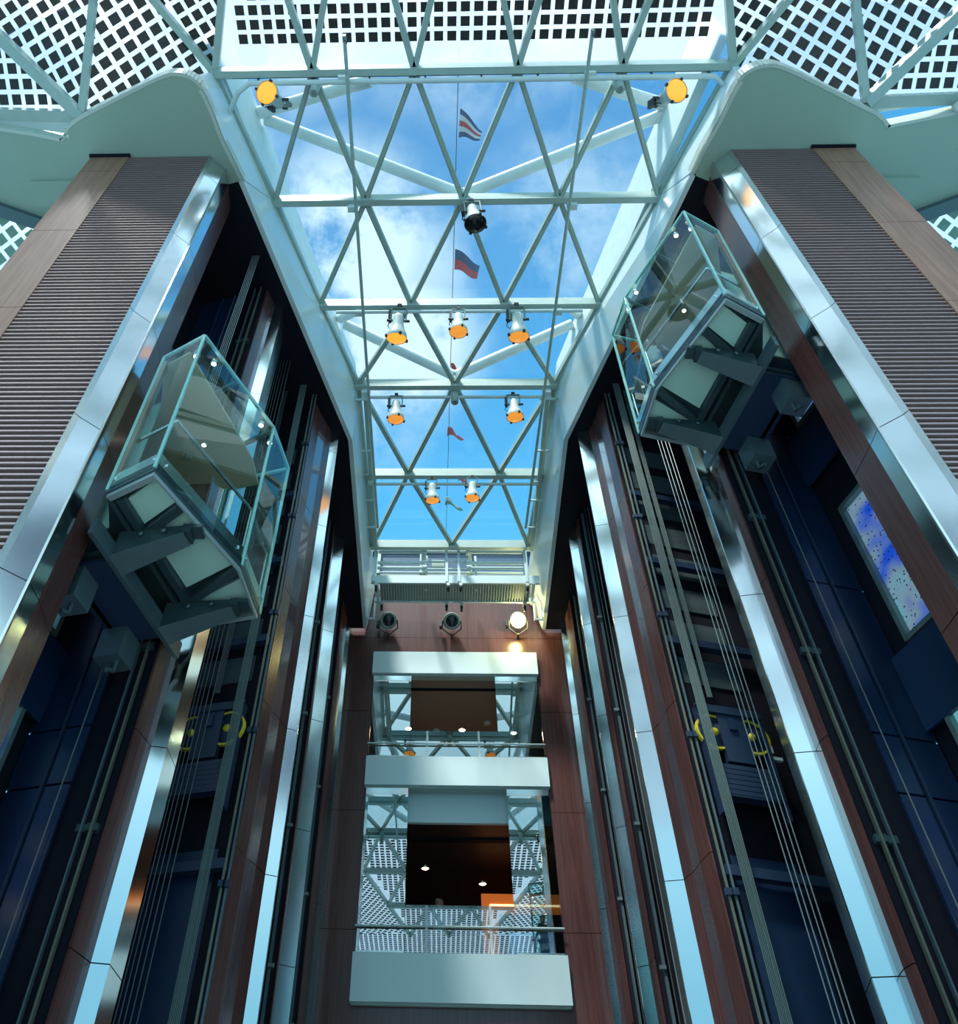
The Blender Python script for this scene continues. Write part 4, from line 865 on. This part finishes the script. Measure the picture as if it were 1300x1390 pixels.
# side glazing and balustrades
def deck_glass(k, z0, z1, pxs, hb, lb):
    w = thing('window_%d' % (7+k), 'mirror-like side glass panels framing the %s deck opening' % lb, 'window', (CX, YB, z0), kind='structure')
    xs = [aty(p, (1000 if k == 0 else 1180), YB-.05).x for p in pxs]
    for a, b in ((xl+.02, xs[0]), (xs[1], xr-.02)):
        mb = MB(); mb.box(((a+b)/2, YB-.06, (z0+z1)/2-.08), (b-a, .02, z1-z0-.2), 'winglass'); mb.build('glass_pane', w)
        mb = MB(); mb.box(((a+b)/2, YB-.06, z1-.13), (b-a, .06, .15), 'chrome'); mb.build('top_rail', w)
        mb = MB(); mb.box(((a+b)/2, YB-.06, z0+.03), (b-a, .05, .06), 'brushed'); mb.build('bottom_rail', w)
    t = thing('balustrade', 'glass balustrade with slim rail across the %s deck opening' % lb, 'balustrade', (CX, YB-.12, z0), 'deck balustrades')
    n = 3; W_ = xs[1]-xs[0]
    mb = MB(); mb.box(((xs[0]+xs[1])/2, YB-.06, z0+hb/2+.03), (W_-.02, .02, hb), 'balglass'); mb.build('glass_panel', t)
    zr = z0+hb*.55 if k else z0+hb*.5
    mb = MB(); mb.tube([(xl-.02, YB-.13, zr), (xr+.02, YB-.13, zr)], .022, 'white', 10); mb.build('handrail', t)
    for f in (.2, .78):
        x = xs[0]+W_*f; mb = MB(); mb.bar((x, YB-.1, z0), (x, YB-.1, z0+hb), .05, .04, 'white', (0, 1, 0)); mb.build('post', t)
deck_glass(0, z_f2t, z_f1b, (556, 676), zrow(996)-z_f2t, 'upper')
deck_glass(1, z_f3t, z_f2b, (551, 694), zrow(1233)-z_f3t, 'lower')
# blue seats behind the lower side glass
for px, nm in ((510, 'left'), (722, 'right')):
    c = aty(px, 1285, 20.3); t = thing('lounge_seat', 'blue upholstered seat behind the %s lower glass panel' % nm, 'seat', (c.x, 20.4, z_f3t), 'blue lounge seats')
    mb = MB(); mb.box((c.x, 20.55, z_f3t+.22), (.95, .5, .3), 'blue'); mb.build('cushion', t)
    mb = MB(); mb.box((c.x, 20.28, z_f3t+.38), (.95, .12, .55), 'blue'); mb.build('backrest', t)
    for f in (-.4, .4): mb = MB(); mb.box((c.x+f, 20.55, z_f3t+.02), (.06, .4, .15), 'lampdark'); mb.build('leg', t)
# wall floods
for i, (px, lb) in enumerate((((527, 842), 'round unlit wall flood under the gantry, left'), ((613, 843), 'round unlit wall flood under the gantry, centre'), ((703, 842), 'brightly lit yellow wall flood under the gantry, right'))):
    c = aty(*px, YB-.45); d = (V((0, 0, 0))-c).normalized()
    t = thing('wall_flood', lb, 'flood lamp', tuple(c), 'wall floods under the gantry')
    mb = MB(); mb.lathe(c, tuple(-d), [(-.02, .17), (-.04, .22), (0, .25), (.06, .24), (.2, .17), (.3, .12), (.31, 0)], 'lampgrey', 20); mb.build('housing', t)
    mb = MB(); mb.lathe(c+d*.0, tuple(d), [(0, .17), (.02, .12), (.03, 0)], 'floodlens' if i == 2 else 'lens', 20); mb.build('lens', t, 'glowing yellow lens' if i == 2 else 'dark glass lens')
    mb = MB(); e = V((1, 0, 0)); mb.tube([c+e*.26, c+e*.27-V((0, 0, .2))+V((0, .1, 0)), c+V((0, .3, -.3)), c-e*.27-V((0, 0, .2))+V((0, .1, 0)), c-e*.26], .022, 'lampdark', 8); mb.bar(c+V((0, .25, -.28)), c+V((0, .46, -.28)), .06, .06, 'lampdark'); mb.build('yoke', t)
    mb = MB(); mb.box(c+V((-.3, .2, .02)), (.1, .16, .2), 'lampdark'); mb.build('ballast_box', t)
    if i == 2:
        l = bpy.data.lights.new('flood_glow', 'POINT'); l.energy = 60; l.color = (1, .85, .35); l.shadow_soft_size = .15
        lo = bpy.data.objects.new('flood_glow', l); C.objects.link(lo); lo.location = tuple(d*.25); lo.parent = t
# small device at the right edge
c = atz(1299, 146, 16.1); t = thing('wall_speaker', 'small white device with dark screw at the right soffit edge', 'device', tuple(c))
mb = MB(); mb.lathe(c, (-.3, -.4, -.9), [(0, .0), (0, .1), (.16, .1), (.16, .05), (.165, 0)], 'lampwhite', 16); mb.build('housing', t)
mb = MB(); mb.box(c+V((.08, .05, .02)), (.14, .14, .2), 'lampdark'); mb.build('mount', t)

# ------------------------------------------------------------------ flags
def flag(px, z, cols, label, vertical=False):
    pts = [atz(*p, z) for p in px]; n = len(cols); mb = MB(); K = 8
    tl, bl_, br, tr = pts
    for i, m in enumerate(cols):
        a, b = i/n, (i+1)/n
        for k in range(K):
            f0, f1 = k/K, (k+1)/K
            def pt(f, g): 
                top = tl+(tr-tl)*f; bot = bl_+(br-bl_)*f; p = top+(bot-top)*g; return p+V((0, 0, .12*math.sin(f*6)))
            q = [pt(f0, a), pt(f1, a), pt(f1, b), pt(f0, b)]
            mb.plate(q, .015, m)
    tag(mb.build('signal_flag'), label, 'flag', 'signal flags above the skylight')
FZ = 25
flag([(625, 147), (623, 187), (651, 190), (654, 178)], FZ, ['fblue', 'fwhite', 'fred', 'fwhite', 'fblue'], 'blue, white and red striped flag seen through the first skylight row')
flag([(618, 338), (617, 366), (647, 378), (651, 360)], FZ, ['fblue', 'fred'], 'dark blue over red flag seen under the black-lens lamp')
flag([(612, 493), (614, 507), (620, 510), (624, 503)], FZ, ['fred'], 'small pinkish flag half hidden behind the fourth crossbeam')
flag([(608, 580), (607, 592), (630, 596), (622, 590)], FZ, ['fred'], 'red pointed pennant between the fourth and fifth crossbeams')
flag([(624, 648), (622, 654), (632, 656), (634, 650)], FZ, ['fred'], 'tiny red flag beside the small right lamp')
flag([(605, 675), (604, 686), (629, 692), (620, 684)], FZ, ['fwhite', 'fgreen'], 'white and green pennant below the two small lamps')
mb = MB(); mb.tube([atz(623, 60, FZ), atz(605, 735, FZ)], .012, 'lampdark', 6); tag(mb.build('flag_line'), 'thin line carrying the signal flags above the glass', 'line')

# ------------------------------------------------------------------ people
def skin_obj(name, verts, edges, radii, m, parent, root=0, sub=2):
    me = bpy.data.meshes.new(name); me.from_pydata(verts, edges, []); me.materials.append(M[m])
    o = bpy.data.objects.new(name, me); C.objects.link(o); o.parent = parent
    o.modifiers.new('s', 'SKIN'); 
    for i, r in enumerate(radii): me.skin_vertices[0].data[i].radius = (r, r) if not isinstance(r, tuple) else r
    me.skin_vertices[0].data[root].use_root = True
    sm = o.modifiers.new('d', 'SUBSURF'); sm.levels = sub; sm.render_levels = sub
    for mod in o.modifiers:
        if mod.type == 'SKIN': mod.use_smooth_shade = True
    return o
def person(label, loc, rz, shirt, hair, lean=0):
    t = thing('person', label, 'person', loc); t.rotation_euler = (0, 0, rz); WM[t.name] = Matrix.Identity(4)
    vs = [(0, 0, .95), (0, 0, 1.12), (0, -.02, 1.32), (0, -.01, 1.46), (0, -.02, 1.54), (0, -.03, 1.62), (0, -.02, 1.71),
          (.17, 0, 1.42), (.23, -.02, 1.16), (.22, -.20, 1.02), (.20, -.28, 1.03), (-.17, 0, 1.42), (-.23, -.02, 1.16), (-.22, -.20, 1.02), (-.20, -.28, 1.03),
          (.10, 0, .86), (.11, -.01, .48), (.11, .02, .08), (.11, -.14, .03), (-.10, 0, .86), (-.11, -.01, .48), (-.11, .02, .08), (-.11, -.14, .03)]
    ed = [(0, 1), (1, 2), (2, 3), (3, 4), (4, 5), (5, 6), (2, 7), (7, 8), (8, 9), (9, 10), (2, 11), (11, 12), (12, 13), (13, 14), (0, 15), (15, 16), (16, 17), (17, 18), (0, 19), (19, 20), (20, 21), (21, 22)]
    rd = [(.15, .11), (.14, .10), (.15, .10), .055, .06, (.078, .095), (.07, .085), .058, .045, .034, .03, .058, .045, .034, .03, .085, .06, .04, .035, .085, .06, .04, .035]
    # fingers and thumb on each hand
    for s in (1, -1):
        b = 10 if s > 0 else 14
        for k, (dx, L) in enumerate(((-.03, .075), (-.01, .085), (.01, .08), (.03, .065))):
            i = len(vs); x, y, z = vs[b]; vs += [(x+dx*s, y-.04, z+.005), (x+dx*s*1.1, y-.04-L*.6, z-.005), (x+dx*s*1.1, y-.04-L, z-.03)]
            ed += [(b, i), (i, i+1), (i+1, i+2)]; rd += [.010, .009, .008]
        i = len(vs); x, y, z = vs[b]; vs += [(x-.035*s, y-.01, z), (x-.055*s, y-.05, z-.01)]; ed += [(b, i), (i, i+1)]; rd += [.011, .009]
    i = len(vs); vs += [(0, -.125, 1.61)]; ed += [(5, i)]; rd += [.014]     # nose
    for s in (1, -1):
        i = len(vs); vs += [(.085*s, .0, 1.62)]; ed += [(5, i)]; rd += [.018]  # ears
    skin_obj('body', vs, ed, rd, 'skin', t)
    c = [(0, 0, .95), (0, 0, 1.12), (0, -.02, 1.32), (0, -.01, 1.43), (.17, 0, 1.42), (.23, -.02, 1.16), (.225, -.13, 1.07), (-.17, 0, 1.42), (-.23, -.02, 1.16), (-.225, -.13, 1.07)]
    skin_obj('shirt', c, [(0, 1), (1, 2), (2, 3), (2, 4), (4, 5), (5, 6), (2, 7), (7, 8), (8, 9)], [(.17, .13), (.16, .12), (.17, .12), .08, .075, .06, .05, .075, .06, .05], shirt, t)
    c = [(0, 0, .97), (.10, 0, .86), (.11, -.01, .48), (.11, .02, .10), (-.10, 0, .86), (-.11, -.01, .48), (-.11, .02, .10)]
    skin_obj('trousers', c, [(0, 1), (1, 2), (2, 3), (0, 4), (4, 5), (5, 6)], [(.17, .13), .105, .08, .065, .105, .08, .065], 'trouser', t)
    c = [(0, .035, 1.60), (0, .01, 1.70), (0, -.06, 1.735)]
    skin_obj('hair', c, [(0, 1), (1, 2)], [(.112, .09), (.112, .122), (.095, .07)], hair, t)
    mb = MB()
    for s in (1, -1): mb.lathe((.032*s, -.118, 1.638), (0, -1, 0), [(0, .012), (.006, .009), (.008, 0)], 'lens', 10)
    mb.build('eye', t); 
    mb = MB(); mb.box((0, -.108, 1.565), (.045, .012, .01), 'skin'); mb.build('mouth', t)
    return t
pz = aty(596, 1225, 21.05)
person('person in a pale shirt with grey hair standing behind the lower balustrade', (pz.x, 21.05, z_f3t-.05), 0.05, 'shirt', 'hairg')
person('dark-haired person in a dark teal shirt inside the higher glass lift', (3.60, 8.08, 10.97+.12), -.6, 'shirt2', 'hairb')

# ------------------------------------------------------------------ floor
mb = MB(); mb.box((CX, 8, FL-.05), (22, 30, .1), 'floorm'); struct('floor', mb, 'atrium floor below the camera view')

# ------------------------------------------------------------------ sky and lights
w = bpy.data.worlds.new('world'); bpy.context.scene.world = w; w.use_nodes = True
nt = w.node_tree; nt.nodes.clear()
out = nt.nodes.new('ShaderNodeOutputWorld'); bg = nt.nodes.new('ShaderNodeBackground'); nt.links.new(bg.outputs[0], out.inputs[0])
tc = nt.nodes.new('ShaderNodeTexCoord'); gen = tc.outputs['Generated']
def math_(op, a, b=None, clamp=False):
    n = nt.nodes.new('ShaderNodeMath'); n.operation = op; n.use_clamp = clamp
    for i, x in enumerate((a, b)):
        if x is None: continue
        if isinstance(x, (int, float)): n.inputs[i].default_value = x
        else: nt.links.new(x, n.inputs[i])
    return n.outputs[0]
def blob(px, width):
    d = ray(*px).normalized() if len(px) == 2 else V(px).normalized()
    n = nt.nodes.new('ShaderNodeVectorMath'); n.operation = 'DISTANCE'; nt.links.new(gen, n.inputs[0]); n.inputs[1].default_value = d
    mr = nt.nodes.new('ShaderNodeMapRange'); mr.inputs[1].default_value = width; mr.inputs[2].default_value = width*.2; mr.inputs[3].default_value = 0; mr.inputs[4].default_value = 1; mr.interpolation_type = 'SMOOTHSTEP'
    nt.links.new(n.outputs['Value'], mr.inputs[0]); return mr.outputs[0]
nz = nt.nodes.new('ShaderNodeTexNoise'); nz.inputs['Scale'].default_value = 7; nz.inputs['Detail'].default_value = 8; nz.inputs['Roughness'].default_value = .62; nt.links.new(gen, nz.inputs['Vector'])
mask = None
for px, wd, k in (((470, 330), .15, 1.3), ((540, 465), .13, 1.3), ((400, 250), .10, .3), ((560, 360), .10, .7), ((770, 300), .14, .5), ((760, 200), .10, .15), ((480, 560), .12, .5), ((330, -90), .22, 1.2), ((640, -90), .22, 1.0), ((30, 60), .32, 1.6), ((130, -10), .26, 1.6)):
    b = math_('MULTIPLY', blob(px, wd), k); mask = b if mask is None else math_('MAXIMUM', mask, b)
nm = nt.nodes.new('ShaderNodeMapRange'); nm.inputs[1].default_value = .42; nm.inputs[2].default_value = .58; nt.links.new(nz.outputs[0], nm.inputs[0])
cl = math_('MULTIPLY', mask, math_('ADD', math_('MULTIPLY', nm.outputs[0], .95), .05), True)
sep = nt.nodes.new('ShaderNodeSeparateXYZ'); nt.links.new(gen, sep.inputs[0])
ramp = nt.nodes.new('ShaderNodeValToRGB'); e = ramp.color_ramp.elements
e[0].position = .0; e[0].color = (.30, .62, .80, 1); e[1].position = 1; e[1].color = (.075, .28, .60, 1)
x_ = ramp.color_ramp.elements.new(.72); x_.color = (.085, .50, .92, 1)
x_ = ramp.color_ramp.elements.new(.86); x_.color = (.075, .38, .76, 1)
nt.links.new(sep.outputs[2], ramp.inputs[0])
mx = nt.nodes.new('ShaderNodeMix'); mx.data_type = 'RGBA'; nt.links.new(cl, mx.inputs[0]); nt.links.new(ramp.outputs[0], mx.inputs[6]); mx.inputs[7].default_value = (.72, .95, 1.05, 1)
# unseen bright cloud bank added behind and around the camera to light the interior
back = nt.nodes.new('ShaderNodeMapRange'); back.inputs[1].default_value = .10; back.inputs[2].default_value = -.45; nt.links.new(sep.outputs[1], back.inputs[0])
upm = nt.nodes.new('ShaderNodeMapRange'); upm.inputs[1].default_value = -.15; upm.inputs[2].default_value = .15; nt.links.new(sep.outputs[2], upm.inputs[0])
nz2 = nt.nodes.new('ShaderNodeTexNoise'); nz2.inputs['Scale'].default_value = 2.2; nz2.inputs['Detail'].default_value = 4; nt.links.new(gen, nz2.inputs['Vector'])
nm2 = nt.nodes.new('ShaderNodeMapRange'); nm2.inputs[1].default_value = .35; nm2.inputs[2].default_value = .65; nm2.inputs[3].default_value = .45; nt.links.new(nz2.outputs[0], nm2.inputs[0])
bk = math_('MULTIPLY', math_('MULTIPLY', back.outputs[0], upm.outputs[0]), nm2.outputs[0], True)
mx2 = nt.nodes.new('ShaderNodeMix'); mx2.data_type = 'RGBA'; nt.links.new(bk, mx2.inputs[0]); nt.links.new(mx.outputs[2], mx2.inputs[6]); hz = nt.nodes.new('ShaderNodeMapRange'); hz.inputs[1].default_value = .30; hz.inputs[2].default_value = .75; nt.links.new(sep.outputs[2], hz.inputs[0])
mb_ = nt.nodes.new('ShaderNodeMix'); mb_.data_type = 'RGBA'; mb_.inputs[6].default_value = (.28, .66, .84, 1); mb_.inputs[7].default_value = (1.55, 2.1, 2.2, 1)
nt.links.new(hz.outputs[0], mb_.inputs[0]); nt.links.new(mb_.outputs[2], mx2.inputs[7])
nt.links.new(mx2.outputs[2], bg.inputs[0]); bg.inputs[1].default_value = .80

sun = bpy.data.lights.new('sun', 'SUN'); sun.energy = 4.2; sun.angle = .12; sun.color = (1, .96, .88)
so = bpy.data.objects.new('sun', sun); C.objects.link(so)
so.rotation_euler = V((.20, .42, -.885)).to_track_quat('-Z', 'Y').to_euler()

sc = bpy.context.scene
sc.view_settings.view_transform = 'Standard'; sc.view_settings.look = 'None'; sc.view_settings.gamma = 1; sc.view_settings.use_curve_mapping = False
sc.view_settings.exposure = 0.48
sc.cycles.max_bounces = 10; sc.cycles.transparent_max_bounces = 24; sc.cycles.glossy_bounces = 5; sc.cycles.diffuse_bounces = 4
sc.cycles.caustics_reflective = False; sc.cycles.caustics_refractive = False; sc.cycles.sample_clamp_indirect = 6
sc.cycles.use_denoising = True
